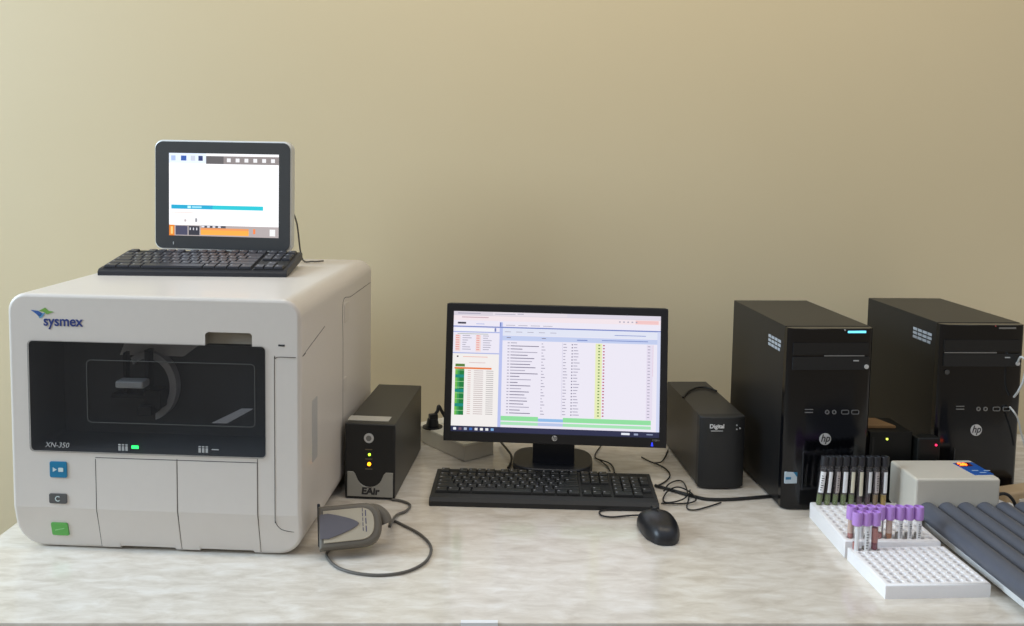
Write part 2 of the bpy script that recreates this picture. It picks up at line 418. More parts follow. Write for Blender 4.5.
# the two front flaps, raised slightly
for a, b in ((doors_x[0], doors_x[1]), (doors_x[1], doors_x[2])):
    fb = B().box(a+.0012, b-.0012, -.0006, .003, zc-.0004, za-.0012, .0003)
    ls = math.hypot(zc-zb, back)-.004; na = (NX[0] if a == doors_x[0] else NX[1])
    sa, sb = .4*back*.5, .25*back*.5
    o_ = [(a+.0012, 0), (a+.0012, -ls), (na[0], -ls), (na[0], -ls+.0075), (na[0]+.003, -ls+.0095), (na[1]-.003, -ls+.0095), (na[1], -ls+.0075), (na[1], -ls), (b-.0012, -ls), (b-.0012, 0)]
    fb.prism(o_, .0006, M=Matrix.Translation((0, 0, zc)) @ Matrix.Rotation(sang, 4, 'X') @ FR)
    fb.build('front_flap', white_plastic, an)
sy_ = lambda q: back*q/(zc-zb)-.0002
xs = f3(274.5, 400)[0]; zt = f3(275, 357)[2]; zbm = f3(275, 520)[2]
seam('panel_seam', [(hw+.0002, .03, zt+.0012), (hw, .012, zt), (hw-.009, -.0001, zt), (xs+.008, -.0001, zt), (xs+.002, -.0001, zt-.003), (xs, -.0001, zt-.01), (xs, -.0001, (zt+zbm)/2), (xs, -.0001, zc), (xs, sy_(.012), zc-.012), (xs+.003, sy_(.02), zc-.02), (xs+.010, sy_(.027), zc-.027), (xs+.022, sy_(.030), zc-.030), (hw-.012, sy_(.031)+.001, zc-.031), (hw-.003, sy_(.03)+.004, zc-.030)])
seam('panel_seam', straight([(hw, .012, zt), (hw+.0001, .05, zt+.006), (hw+.0001, .16, zt+.022)]))
# right side: recess, latch and cover seams
def sd(px, py): y, z = AF.side(px, py, hw); return (hw, y, z)
a = sd(311, 402); b = sd(317.5, 456)
SM = Matrix.Rotation(R(90), 4, 'Z') @ FR      # outline (y,z) on the right side, extruding towards +X
B().prism(rrect(a[1]+.006, b[1]-.002, b[2], a[2], .004), .0008, M=Matrix.Translation((hw-.0003, 0, 0)) @ SM).build('side_grip', mat('side_grip_grey', (176, 174, 172), .5), an)
a = sd(343, 302); b = sd(370, 281)
seam('cover_seam', straight([(hw, a[1], .06), a, (hw, AD-.01, a[2]+.0)]))
B().prism(rrect(a[1]+.012, a[1]+.05, a[2]-.045, a[2]-.006, .004), .002, .0005, M=Matrix.Translation((hw-.0005, 0, 0)) @ SM).build('side_latch', panel_plastic, an)
a2 = sd(345, 384)
B().prism(rrect(a2[1]-.012, a2[1]+.012, a2[2]-.016, a2[2]+.014, .003), .0015, .0004, M=Matrix.Translation((hw-.0005, 0, 0)) @ SM).build('side_latch', panel_plastic, an)
for x in (-hw+.06, hw-.06):
    for y in (.09, AD-.1): B().cyl((x, y, 0), (0, 0, 1), .018, zb+.002).build('foot', blk, an)
B().box(-hw+.03, hw-.03, .045, AD-.05, .0005, zb+.002).build('base_plate', mat('dark_base_plate', (60, 60, 60), .7), an)

# ------------------------------------------------------------------ keyboards
def key_layout(numpad):
    rows = []
    r0 = [(0, 1), (2, 1), (3, 1), (4, 1), (5, 1), (6.5, 1), (7.5, 1), (8.5, 1), (9.5, 1), (11, 1), (12, 1), (13, 1), (14, 1), (15.25, 1), (16.25, 1), (17.25, 1)]
    r1 = [(i, 1) for i in range(13)]+[(13, 2), (15.25, 1), (16.25, 1), (17.25, 1)]
    r2 = [(0, 1.5)]+[(1.5+i, 1) for i in range(12)]+[(13.5, 1.5), (15.25, 1), (16.25, 1), (17.25, 1)]
    r3 = [(0, 1.75)]+[(1.75+i, 1) for i in range(11)]+[(12.75, 2.25)]
    r4 = [(0, 2.25)]+[(2.25+i, 1) for i in range(10)]+[(12.25, 2.75), (16.25, 1)]
    r5 = [(0, 1.25), (1.25, 1.25), (2.5, 1.25), (3.75, 6.25), (10, 1.25), (11.25, 1.25), (12.5, 1.25), (13.75, 1.25), (15.25, 1), (16.25, 1), (17.25, 1)]
    if numpad:
        r1 += [(18.5+i, 1) for i in range(4)]; r2 += [(18.5+i, 1) for i in range(4)]
        r3 += [(18.5+i, 1) for i in range(3)]; r4 += [(18.5+i, 1) for i in range(4)]; r5 += [(18.5, 2), (20.5, 1)]
    return [r0, r1, r2, r3, r4, r5]
def keyboard(name, label, loc, rot, w, d, hf, hb, lip, numpad, kmat, bmat):
    kb = thing(name, label, 'keyboard', loc, rot)
    total = 22.5 if numpad else 18.25
    mg = .009; u = (w-2*mg)/total; v = (d-lip-.008)/6.25
    sl = math.atan2(hb-hf, d)
    t = bmesh.new()
    P = [(0, 0), (0, hf*.6), (.006, hf), (d-.004, hb), (d, hb-.004), (d, max(hb-.016, 0.002)), (d*.5, max((hb-.016)*.4, 0))]
    V = [[t.verts.new((x, y, z)) for y, z in P] for x in (-w/2, w/2)]
    t.faces.new(V[0]); t.faces.new(V[1][::-1])
    for i in range(len(P)):
        j = (i+1) % len(P); t.faces.new((V[0][j], V[0][i], V[1][i], V[1][j]))
    bmesh.ops.recalc_face_normals(t, faces=t.faces)
    bmesh.ops.bevel(t, geom=[e for e in t.edges if isinstance(e, bmesh.types.BMEdge) and abs(e.verts[0].co.x-e.verts[1].co.x) < 1e-6], offset=.002, segments=2, profile=.5, affect='EDGES')
    B()._add(t).build('body', bmat, kb)
    if hb-.016 > .004:
        for x in (-w/2+.05, w/2-.05): B().box(x-.012, x+.012, d-.02, d-.014, 0, hb-.014, .001).build('folding_foot', bmat, kb)
    wells = B(); T = Matrix.Translation((0, 0, hf)) @ Matrix.Rotation(sl, 4, 'X')
    for a, b in ((0, 15), (15.25, 18.25))+(((18.5, 22.5),) if numpad else ()):
        wells.box(-w/2+mg+a*u-.001, -w/2+mg+b*u+.001, lip-.001, lip+6.25*v+.001, -.001, .0006, M=T)
    wells.build('key_well', mat('key_well_black', (16, 17, 18), .6), kb)
    meshes = {}
    for ri, row in enumerate(key_layout(numpad)):
        y = lip+(5-ri+.5)*v+(.25*v if ri == 0 else 0)
        for x, kw in row:
            if kw not in meshes:
                t = bmesh.new(); bmesh.ops.create_cube(t, size=1)
                for q in t.verts:
                    top = q.co.z > 0; ins = .0018 if top else .0005
                    q.co = Vector((math.copysign(kw*u/2-ins, q.co.x), math.copysign(v/2-ins, q.co.y), .0045 if top else 0))
                bmesh.ops.bevel(t, geom=t.edges[:], offset=.0007, segments=2, profile=.5, affect='EDGES')
                k = B()._add(t)
                if kw < 3: k.box(-kw*u/2+.004, -kw*u/2+.0075, 0, v*.2, .0044, .0047, mi=1)
                k = k.build('key', [kmat, mat('legend_print', (140, 142, 148), .5)], kb); meshes[kw] = k
            else: k = dup(meshes[kw])
            k.matrix_local = T @ Matrix.Translation((-w/2+mg+(x+kw/2)*u, y, .0006))
    if numpad:
        le = B()
        for k in range(3): B().box(w/2-.07+k*.02, w/2-.062+k*.02, d-.010, d-.008, 0, .0006, M=T).build('lock_light', glyph, kb)
    return kb
keyboard('keyboard', 'full-size black keyboard lying in front of the desktop monitor', (.0716, 1.7482, 0), R(-1.343), .4519, .163, .016, .019, .03, True, key_blk, blk_soft)
ztop = AH
p0 = onz(101.5, 275, ztop+.006); p1 = onz(291, 281, ztop+.0)
kx, ky = onz(196, 276.5, ztop).xy
krot = math.atan2(onz(291, 281, ztop).y-onz(101, 277, ztop).y, onz(291, 281, ztop).x-onz(101, 277, ztop).x)
kw_ = (onz(290, 277, ztop+.008)-onz(101, 273, ztop+.008)).length*1.0
keyboard('keyboard', 'small dark keyboard lying on top of the white blood analyzer', (kx-.007, ky, ztop), krot+R(4), kw_, .165, .013, .031, .008, False, key_dark, kb_dark)

# ------------------------------------------------------------------ screens drawn as lit pixels (one mesh, several lit colours)
def lit(c, s=1.0):
    return mat('lit_%d_%d_%d_%d' % (*c, int(s*100)), c, .35, emit=s)
def screen(name, par, M, W, H, rects, s=1.0, y0=0):
    """rects: (u0,u1,v0,v1,colour); u right, v down, 0..1; later ones lie on earlier ones"""
    mats = []; b = B()
    for i, (u0, u1, v0, v1, c) in enumerate(rects):
        m = lit(c, s)
        if m not in mats: mats.append(m)
        lay = .00002+.000003*i
        if i == 0: b.box(-W/2, W/2, -lay, .0005, 0, H, mi=mats.index(m), M=M)
        else:
            t = bmesh.new(); q = [t.verts.new(((u-.5)*W, -lay, (1-v)*H)) for u, v in ((u0, v1), (u1, v1), (u1, v0), (u0, v0))]
            t.faces.new(q); b._add(t, mats.index(m), M)
    return b.build(name, mats, par)

# ------------------------------------------------------------------ touch screen on the analyzer
ty = ky+.19
TFr = Frame((0, 0, 0), 0)
def aty(px, py, y): d = ray(px, py); return Vector((0, 0, CH))+d*(y/d.y)
tl, tr, bl, br = aty(154.5, 138.5, ty+.02), aty(292.5, 142.5, ty-.01), aty(154.5, 248.5, ty+.02), aty(292.5, 254, ty-.01)
trot = math.atan2(tr.y-tl.y, tr.x-tl.x); tw = (tr-tl).length; th = ((tl-bl).length+(tr-br).length)/2; tbz = (bl.z+br.z)/2
tcx, tcy = ((bl+br)/2).xy; tcx -= .003
tbl = thing('touch_screen_monitor', 'small touch screen with black bezel standing on top of the white analyzer', 'monitor', (tcx, tcy, ztop), trot)
zb0 = tbz-ztop; tilt = R(1.5)
TM = Matrix.Translation((0, 0, zb0)) @ Matrix.Rotation(-tilt, 4, 'X')
th = th/math.cos(tilt)
rim = mat('pale_silver_rim', (205, 208, 208), .4, .2)
B().prism(rrect(-tw/2, tw/2, 0, th, .018), .024, .004, 3, M=TM @ front(.028)).build('casing', rim, tbl)
B().prism(rrect(-tw/2+.0025, tw/2-.0025, .0035, th-.0035, .016), .002, .0008, M=TM @ front(.0045)).build('bezel', mat('charcoal_bezel', (62, 64, 66), .3, var=.05), tbl)
TF = Frame((tcx, tcy, ztop), trot, -tilt, (0, 0, zb0))
sx0, sz1 = TF.f(168.5, 152); sx1, sz1b = TF.f(278.5, 155.5); _, sz0 = TF.f(168.5, 235); _, sz0b = TF.f(278.5, 238.5)
sz1 = (sz1+sz1b)/2; sz0 = (sz0+sz0b)/2
W, H = sx1-sx0, sz1-sz0
wht = (252, 252, 255)
rc = [(0, 1, 0, 1, wht), (.34, 1, .03, .125, (140, 132, 132)), (.34, .5, .03, .125, (96, 92, 94)), (0, .34, .0, .12, (226, 236, 252)),
      (.02, .86, .625, .675, (30, 195, 210)), (.02, .4, .625, .675, (20, 165, 205)), (.0, 1, .87, 1, (175, 165, 165)), (0, .05, .87, 1, (225, 130, 40)),
      (.06, .17, .88, .99, (70, 70, 95)), (.18, .28, .88, .99, (50, 50, 62)), (.29, .73, .92, .985, (250, 170, 70)), (.3, .52, .87, .905, (80, 80, 90)), (.29, .73, .90, .925, (230, 150, 90)),
      (.02, .06, .03, .09, (170, 190, 230)), (.11, .16, .03, .09, (50, 90, 170)), (.2, .24, .03, .09, (200, 205, 220)), (.27, .31, .03, .09, (40, 55, 110)),
      (.17, .2, .635, .665, (190, 240, 250)), (.21, .3, .64, .66, (150, 220, 240)), (.1, .22, .165, .172, (200, 205, 215)), (.02, .22, .715, .722, (235, 200, 190)), (.14, .16, .80, .83, (190, 180, 180)), (.24, .26, .785, .83, (150, 150, 155)),
      (.015, .035, .89, .98, (255, 200, 120)), (.77, .79, .90, .96, (240, 130, 70)), (.92, .97, .90, .98, (235, 235, 235)), (.3, .5, .265, .27, (235, 230, 230))]
for k in range(6): rc.append((.53+k*.08, .565+k*.08, .055, .1, (235, 235, 238)))
for k in range(4): rc.append((.30+k*.05, .325+k*.05, .875, .895, (220, 220, 230)))
for k in range(3): rc.append((.19+k*.03, .2+k*.03, .9, .93, (210, 210, 220)))
screen('screen', tbl, TM @ Matrix.Translation(((sx0+sx1)/2, .0023, sz0)), W, H, rc, 1.15)
lx, lz = TF.f(173, 243); B().box(lx-.001, lx+.001, .0016, .003, lz-.003, lz+.003, M=TM).build('power_mark', glyph, tbl)
B().box(-.05, .05, .03, .05, 0, zb0+.09, .004).box(-.09, .09, -.01, .13, 0, .01, .003).build('stand', rim, tbl)
B().tube([(tw/2-.012, .03, zb0+.10), (tw/2-.003, .05, zb0+.06), (tw/2+.005, .06, .01), (tw/2+.03, .055, .004), (tw/2+.05, .07, .004)], .0018, 8).build('cable', cable_gry, tbl)

# ------------------------------------------------------------------ desktop monitor
ML, MR = (.0978, 1.922, 0), R(-3.257); mz, mt, mw, mh = .073, R(8.09), .4779, .2964
mon = thing('desktop_monitor', 'black widescreen desktop monitor showing a patient list, standing behind the black keyboard', 'monitor', ML, MR)
MM = Matrix.Translation((0, 0, mz)) @ Matrix.Rotation(-mt, 4, 'X'); MF = Frame(ML, MR, -mt, (0, 0, mz))
B().prism(rrect(-mw/2, mw/2, 0, mh, .006), .034, .002, 2, M=MM @ front(.034)).build('casing', blk, mon)
bz = mat('monitor_bezel_black', (24, 26, 32), .3, var=.1)
a0, a1 = MF.f(452.5, 370)[0], MF.f(660, 370)[0]
c1 = (MF.f(454, 311)[1]+MF.f(661, 316.3)[1])/2; c0 = (MF.f(450.5, 431)[1]+MF.f(658.5, 437.5)[1])/2
t = bmesh.new(); o = rrect(-mw/2+.001, mw/2-.001, .001, mh-.001, .005); k = len(o)
t.free()
bzb = B()
bzb.box(-mw/2+.001, a0, -.004, 0, .001, mh-.001, .001, M=MM).box(a1, mw/2-.001, -.004, 0, .001, mh-.001, .001, M=MM)
bzb.box(a0-.001, a1+.001, -.004, 0, .001, c0, .001, M=MM).box(a0-.001, a1+.001, -.004, 0, c1, mh-.001, .001, M=MM).build('bezel', bz, mon)
bg = (244, 240, 253); lavd = (168, 180, 232); blu = (120, 138, 205); gry = (176, 172, 192); drk = (130, 125, 150); pnk = (240, 190, 190); grn = (150, 230, 165)
rc = [(0, 1, 0, 1, bg), (0, 1, 0, .035, (224, 216, 228)), (0, 1, .035, .075, (250, 236, 242)), (.19, .55, .0, .03, (236, 228, 238)), (.55, 1, 0, .03, (228, 222, 236)),
      (0, .225, .35, 1, (250, 246, 244)), (.225, .24, .085, .955, (190, 200, 246)), (.24, .985, .195, .235, (200, 212, 246)), (.24, .985, .133, .19, (232, 236, 252)), (0, 1, .122, .132, blu), (0, .225, .168, .176, lavd), (0, .225, .345, .353, lavd), (.985, 1, .13, .955, (215, 222, 250)),
      (0, 1, .955, 1, (40, 44, 78)), (.225, .232, .085, .12, blu), (.02, .06, .09, .105, (50, 50, 70)), (.11, .15, .1, .106, (180, 190, 235)), (.01, .2, .14, .166, (250, 250, 255)), (.20, .208, .135, .165, (120, 130, 190)),
      (.01, .035, .196, .335, (250, 225, 222)), (.11, .135, .196, .335, (250, 225, 222)),
      (.01, .19, .468, .482, (240, 130, 70)), (.014, .06, .44, .463, (90, 130, 60)), (.014, .035, .482, .865, (60, 160, 90)), (.035, .058, .482, .865, (20, 125, 60)),
      (.014, .025, .482, .865, (110, 190, 80)), (.24, .42, .862, .9, grn), (.24, .42, .91, .935, (175, 235, 190)), (.42, .54, .875, .9, (150, 195, 240)), (.42, .54, .91, .935, (190, 205, 240)), (.54, .96, .862, .9, grn), (.54, .96, .91, .935, (170, 235, 185)),
      (.69, .722, .24, .86, (238, 244, 190)), (.962, .966, .24, .5, (220, 150, 170)), (.53, .532, .24, .86, (215, 212, 235)), (.935, .965, .24, .86, (236, 228, 246)), (.88, .99, .04, .07, (250, 205, 205))]
for k in range(8): rc.append((.014, .058, .49+k*.048, .494+k*.048, (170, 220, 160)))
for k in range(3): rc.append((.014, .058, .53+k*.12, .555+k*.12, (10, 140, 130)))
rnd = random.Random(7)
for k in range(24):
    v = .25+k*.0253
    w = .03+.12*abs(math.sin(k*1.7))*(.9 if k < 12 else .6)
    rc.append((.265, .275, v, v+.008, gry)); rc.append((.28, .28+w, v, v+.007, drk if k % 3 else gry)); rc.append((.43, .437+.006*(k % 3), v+.002, v+.009, gry))
    rc.append((.535, .545+.012*rnd.random(), v, v+.007, gry)); rc.append((.575, .581, v, v+.01, drk)); rc.append((.585, .6+.018*rnd.random(), v, v+.007, gry))
    rc.append((.703, .712, v, v+.01, (120, 150, 90))); rc.append((.726, .734, v, v+.01, (190, 80, 110))); rc.append((.94, .952, v, v+.007, gry))
for k in range(7):
    v = .2+k*.019; rc.append((.012, .03, v, v+.007, (238, 150, 150))); rc.append((.045, .06+.03*rnd.random(), v, v+.006, gry)); rc.append((.113, .128, v, v+.007, (238, 150, 150))); rc.append((.145, .165+.03*rnd.random(), v, v+.006, gry))
for k in range(22):
    v = .492+k*.017; rc.append((.075, .09, v, v+.006, (225, 190, 185))); rc.append((.105, .15, v, v+.006, (205, 190, 190))); rc.append((.165, .2, v, v+.006, (190, 185, 185)))
rc += [(.02, .028, .372, .384, (60, 40, 50)), (.05, .17, .376, .382, (240, 190, 180)), (.08, .16, .425, .43, (220, 190, 190)), (.02, .17, .185, .19, (170, 185, 170))]
for k in range(5): rc.append((.25+k*.055, .28+k*.055, .16, .165, gry))
for k in range(4): rc.append((.255+k*.06, .3+k*.06, .105, .11, gry))
rc += [(.02, .13, .012, .02, gry), (.2, .3, .015, .02, gry), (.04, .17, .045, .052, (205, 170, 185)), (.31, .34, .01, .016, gry)]
for k in range(5): rc.append((.8+k*.02, .808+k*.02, .05, .06, gry))
rc += [(.6, .65, .212, .22, blu), (.72, .94, .21, .216, blu), (.78, .93, .165, .17, blu), (.26, .28, .207, .213, drk), (.43, .45, .207, .213, drk)]
for k, c in enumerate(((240, 245, 255), (120, 90, 110), (180, 190, 210), (60, 110, 190), (235, 235, 240), (250, 250, 250), (235, 240, 245), (130, 180, 230))): rc.append((.012+k*.026, .026+k*.026, .968, .988, c))
rc += [(.82, .86, .968, .985, (240, 245, 255)), (.88, .9, .97, .985, (160, 170, 200)), (.94, .97, .972, .98, (150, 160, 190))]
screen('screen', mon, MM @ Matrix.Translation(((a0+a1)/2, -.0012, c0)), a1-a0, c1-c0, rc, .92)
def disc_logo(par, x, y, z, r, M0=Matrix(), tone=silver, dark=ink):
    T = M0 @ Matrix.Translation((x, y, z))
    d = B().cyl((0, 0, 0), (0, -1, 0), r, .0008, n=28, M=T).build('round_emblem', tone, par)
    text('emblem_lettering', 'hp', r*1.75, dark, par, T @ Matrix.Translation((0, -.0009, r*.12)) @ FR, .0002, shear=.25, bold=r*.03, sx=.9)
lx, lz = MF.f(554.5, 438.3, -.004); disc_logo(mon, lx, -.004, lz, .0058, MM)
px_, pz_ = MF.f(652, 444.8, -.004); B().prism([(px_-.0025, pz_-.003), (px_+.0025, pz_-.003), (px_+.001, pz_+.005), (px_-.001, pz_+.005)], .0008, M=MM @ front(-.004)).build('power_light', mat('blue_led', (40, 60, 255), emit=1.6), mon)
text('bezel_print', 'LV2011', .005, glyph, mon, MM @ Matrix.Translation((MF.f(656, 440, -.004)[0], -.0042, MF.f(656, 440.5, -.004)[1])) @ FR, .0001)
nl, nr = Frame(ML, MR).f(532.5, 455, .03)[0], Frame(ML, MR).f(574.5, 455, .03)[0]
B().box(nl, nr, .03, .052, .006, .19, .003).build('neck', mat('neck_navy_black', (22, 26, 36), .3, var=.08), mon)
bc = onz(552.5, 462, .012); bx = (Frame(ML, MR).i @ bc).x
ns = 20; pl = [(bx+.088*math.copysign(abs(math.cos(2*math.pi*k/40))**.55, math.cos(2*math.pi*k/40)), .068+.076*math.copysign(abs(math.sin(2*math.pi*k/40))**.7, math.sin(2*math.pi*k/40))) for k in range(40)]
B().prism(pl, .021, .004, 3).build('base', mat('base_dark_plastic', (34, 36, 42), .4, var=.08), mon)
B().box(-.11, .11, .03, .06, .05+mz, .2+mz, .006, M=Matrix.Rotation(-mt, 4, 'X')).build('rear_cover', blk, mon)

# ------------------------------------------------------------------ battery backup units
def ups_one():
    L, RT = (-.2748, 1.7827, 0), R(-3.989); w, d, h = .1001, .3106, .153
    F = Frame(L, RT)
    u = thing('battery_backup_unit', 'dark battery backup box with silver trim and glowing orange light, beside the white analyzer', 'power supply', L, RT)
    B().box(-w/2, w/2, .012, d, .002, h, .002).build('case', mat('ups_grey_black_steel', (50, 49, 46), .42, var=.08), u)
    B().box(-w/2-.0005, w/2+.0005, 0, .014, .0005, h+.0005, .003, 3).build('front_panel', blk, u)
    x0, z1 = F.f(347.5, 471); x1, _ = F.f(393, 472); 
    xa, xb = F.f(356, 480)[0], F.f(383, 480)[0]; xc = (xa+xb)/2; rr = (xb-xa)/2; zn = F.f(370, 487)[1]
    nu = [(xc+rr*math.cos(R(q)), zn+rr+rr*math.sin(R(q))) for q in range(180, 361, 15)]
    pts = [(x0, .006), (x0, z1)]+[(xa-.006, z1), (xa-.002, z1-.004)]+[p for p in nu if p[1] < z1-.005]+[(xb+.002, z1-.004), (xb+.006, z1), (x1, z1), (x1, .006)]
    B().prism(pts, .003, .0006, 1, M=front(.0005)).build('silver_trim', mat('ups_silver_trim', (160, 159, 152), .4, .15), u)
    x, z = F.f(369, 438); bt = B().cyl((x, 0, z), (0, -1, 0), .0098, .002, n=28, bev=.0005).build('power_button', silver, u)
    B().cyl((x, -.002, z), (0, -1, 0), .0055, .0008, n=24).build('button_centre', mat('button_centre_grey', (120, 120, 118), .4), bt)
    for (px, py, m, nm) in ((369.5, 454.5, mat('yellow_green_led', (190, 255, 60), emit=3), 'green_light'), (369.2, 464, mat('orange_led', (255, 150, 20), emit=5), 'orange_light')):
        x, z = F.f(px, py); B().cyl((x, 0, z), (0, -1, 0), .0036 if nm[0] == 'o' else .0026, .0012, n=16).build(nm, m, u)
    sm = B()
    for py in (449.5, 459, 469): x, z = F.f(368.8, py); sm.box(x-.007, x+.007, -.0006, .0, z-.0009, z+.0009)
    sm.build('light_captions', mat('caption_print', (110, 100, 80), .5), u)
    x, z = F.f(370, 491.5, -.003); text('brand_lettering', 'EAir', .019, ink, u, Matrix.Translation((x, -.0028, z)) @ FR, .0002, bold=.0009, sx=1.05, shear=.1)
    B().box(x-.014, x+.004, -.003, -.0024, z+.0068, z+.008).build('brand_bar', ink, u)
    y0 = F.top(350, 420.2, h)[1]; y1 = F.top(350, 415.5, h)[1]; xa_, xb_ = F.top(349, 418, h)[0], F.top(391, 418, h)[0]
    B().box(xa_, xb_, y0, y1, h-.001, h+.0006).build('top_label', mat('label_grey_white', (180, 178, 170), .5), u)
    for x in (-w/2+.015, w/2-.015):
        for y in (.03, d-.03): B().cyl((x, y, 0), (0, 0, 1), .006, .005, n=12).build('foot', blk, u)
ups_one()
def ups_two():
    L, RT = (.4467, 1.8705, 0), R(4.3075); w, d, h = .0965, .2929, .1546
    F = Frame(L, RT)
    u = thing('battery_backup_unit', 'plain black battery backup box with small white lettering, right of the desktop monitor', 'power supply', L, RT)
    B().box(-w/2+.001, w/2-.001, .02, d, .004, h, .002).build('case', mat('ups_black_steel', (42, 41, 41), .42, var=.08), u)
    o = [(-w/2, .026), (-w/2, .008), (-w/2+.008, .001), (-w/4, -.003), (0, -.004), (w/4, -.003), (w/2-.008, .001), (w/2, .008), (w/2, .026)]
    B().prism(o, h-.003, .0025, 3, M=Matrix.Translation((0, 0, .003))).build('front_panel', blk_soft, u)
    x, z = F.f(717, 426.5, -.004); text('brand_lettering', 'Digital', .012, paper, u, Matrix.Translation((x, -.0042, z)) @ FR, .0003, bold=.0003)
    x, z = F.f(717, 431, -.004); B().box(x-.0125, x+.0125, -.0045, -.003, z-.0009, z+.0009).build('caption_line', glyph, u)
    b = B()
    for px, py in ((737, 425.5), (737, 429.5), (740.3, 428.5)):
        x, z = F.f(px, py, -.004); b.cyl((x, -.0015, z), (0, -1, 0), .0016, .0015, n=10)
    b.build('indicator_dots', glyph, u)
    for x in (-w/2+.015, w/2-.015):
        for y in (.03, d-.03): B().cyl((x, y, 0), (0, 0, 1), .006, .005, n=12).build('foot', blk, u)
    c = [F.top(683, 398, h+.002), F.top(688, 392, h+.002), F.top(696, 388.5, h+.002), F.top(706, 388, h+.002), F.top(716.5, 391.5, h+.002)]
    q = F.m
    P = [q @ Vector((x, y, h+.0032)) for x, y in c]
    tag(B().tube(P, .0024, 8).build('cable', cable_blk), 'short black cable lying across the top of the black backup box', 'cable')
ups_two()

# ------------------------------------------------------------------ computer towers
def tower(L, RT, w, d, h, label, var):
    F = Frame(L, RT)
    c = thing('computer_tower', label, 'computer', L, RT, None)
    B().box(-w/2, w/2, .022, d, .004, h, .0015).build('case', case_blk, c)
    # bezel with chamfered vertical edges and a bowed face
    o = [(-w/2, .024), (-w/2, .010), (-w/2+.010, .001), (-w/4, -.0015), (0, -.002), (w/4, -.0015), (w/2-.010, .001), (w/2, .010), (w/2, .024)]
    B().prism(o, h-.003, .002, 2, M=Matrix.Translation((0, 0, .002))).build('front_bezel', blk_gloss, c)
    yf = -.002
    def X(px, py): return F.f(px, py, yf)
    def bx(px0, py0, px1, py1, dep=.001, bev=.0004):
        x0, z1 = X(px0, py0); x1, z0 = X(px1, py1); return (x0, x1, yf-dep, yf+.004, z0, z1, bev)
    dx, dy = (0, 0) if var == 1 else (151.2, -3.2)
    s = 1.0
    def q(a, b): return (a+dx, b+dy)
    dr1 = B().box(*bx(*q(793.5, 343), *q(868.5, 354.5))).build('drive_bay_cover', mat('bay_satin_black', (22, 24, 27), .25), c)
    dr = B().box(*bx(*q(793, 357), *q(868.5, 369.5), dep=.0016)).build('optical_drive', mat('drive_satin_black', (27, 29, 32), .28), c)
    x, z = X(*q(866, 366.5)); B().cyl((x, yf-.001, z), (0, -1, 0), .0045, .002, n=14).build('eject_button', silver, dr)
    x, z = X(*q(856, 360.5)); B().box(x-.006, x+.005, yf-.0022, yf, z-.0012, z+.0012).build('drive_mark', glyph, dr)
    x0, z = X(*q(824, 355.7)); x1, _ = X(*q(864, 355.7))
    if var == 2: x0, _ = X(944, 357); x1, _ = X(996, 357)
    B().box(x0, x1, yf-.0022, yf, z-.0012, z+.0012, .0004).build('trim_line', steel, c)
    if var == 1:
        x0, z1 = X(848, 330.9); x1, z0 = X(866, 333.0)
        B().box(x0, x1, yf-.0012, yf+.002, z0, z1, .0005).build('power_light', mat('cyan_led', (110, 215, 255), emit=1.6), c)
        x, z = X(845, 330); B().cyl((x, yf, z), (0, -1, 0), .0016, .0012, n=10).build('drive_light', glyph, c)
    else:
        x, z = X(995.5, 326); B().cyl((x, yf, z), (0, -1, 0), .0016, .0012, n=10).build('drive_light', mat('dim_red_light', (150, 60, 60), .4), c)
        x0, z1 = X(999, 327.3); x1, z0 = X(1016, 329); B().box(x0, x1, yf-.0008, yf+.002, z0, z1, .0003).build('power_button', steel, c)
        x, z = X(947, 372); B().cyl((x, yf, z), (0, -1, 0), .005, .0012, n=18).build('round_badge', mat('badge_grey', (70, 70, 70), .4), c)
    for px in (827, 834):
        x, z = X(*q(px, 412)); j = B().lathe([(.0045, 0), (.0045, .002), (.0024, .002), (.0024, 0)], 16, M=Matrix.Translation((x, yf+.0005, z)) @ FR).build('audio_jack', steel, c)
    for px in (845, 855):
        x, z = X(*q(px, 412)); ring(x-.0078, x+.0078, z-.0045, z+.0045, .003, .0013, .002, Matrix.Translation((0, yf+.0005, 0)) @ FR, steel, 'usb_port', c)
    x0, z = X(*q(805, 409.5)); x1, _ = X(*q(813, 409.5))
    B().box(x0, x1, yf-.0008, yf+.001, z-.0008, z+.0008).box(x0, x1, yf-.0008, yf+.001, z-.0068, z-.0048).build('card_slot', steel, c)
    x, z = X(*((825, 439) if var == 1 else (976, 430))); disc_logo(c, x, yf-.0002, z, .0118)
    if var == 1:
        x0, z1 = X(785.5, 472.5); x1, z0 = X(797, 483.5)
        st = B().box(x0, x1, -.0012, .003, z0, z1).build('sticker', mat('sticker_pale_blue', (190, 205, 214), .4), c)
        B().box(x0+.001, x0+.012, -.0016, -.001, z0+.008, z0+.013).prism([(x1-.008, z1), (x1, z1), (x1, z1-.01)], .0016, M=front(0)).build('sticker_print', mat('sticker_blue', (40, 120, 160), .4), st)
    x0, z1 = X(*q(803, 452)); _, z0 = X(*q(803, 490))
    B().box(x0, x0+.002, yf-.0006, yf+.002, z0, z1).build('bezel_groove', mat('groove_grey', (48, 50, 54), .35), c)
    # side sticker with white print
    pa, pb = ((768.5, 330), (781.5, 346)) if var == 1 else ((913, 323), (932.5, 340))
    y0, za = F.side(*pb, -w/2); y1, zb_ = F.side(*pa, -w/2)
    S = Matrix.Translation((-w/2-.0002, 0, 0))
    b = B()
    for k in range(3):
        z = zb_-.010-k*.0085
        for j in range(4):
            ya = y0+(y1-y0)*(.04+.24*j); b.box(-.0005, .0002, ya+(.004 if k == 2 and j == 0 else 0), ya+(y1-y0)*.2, z-.0028, z+.0028, M=S)
    b.build('side_sticker_print', mat('sticker_print_silver', (160, 166, 172), .4), c)
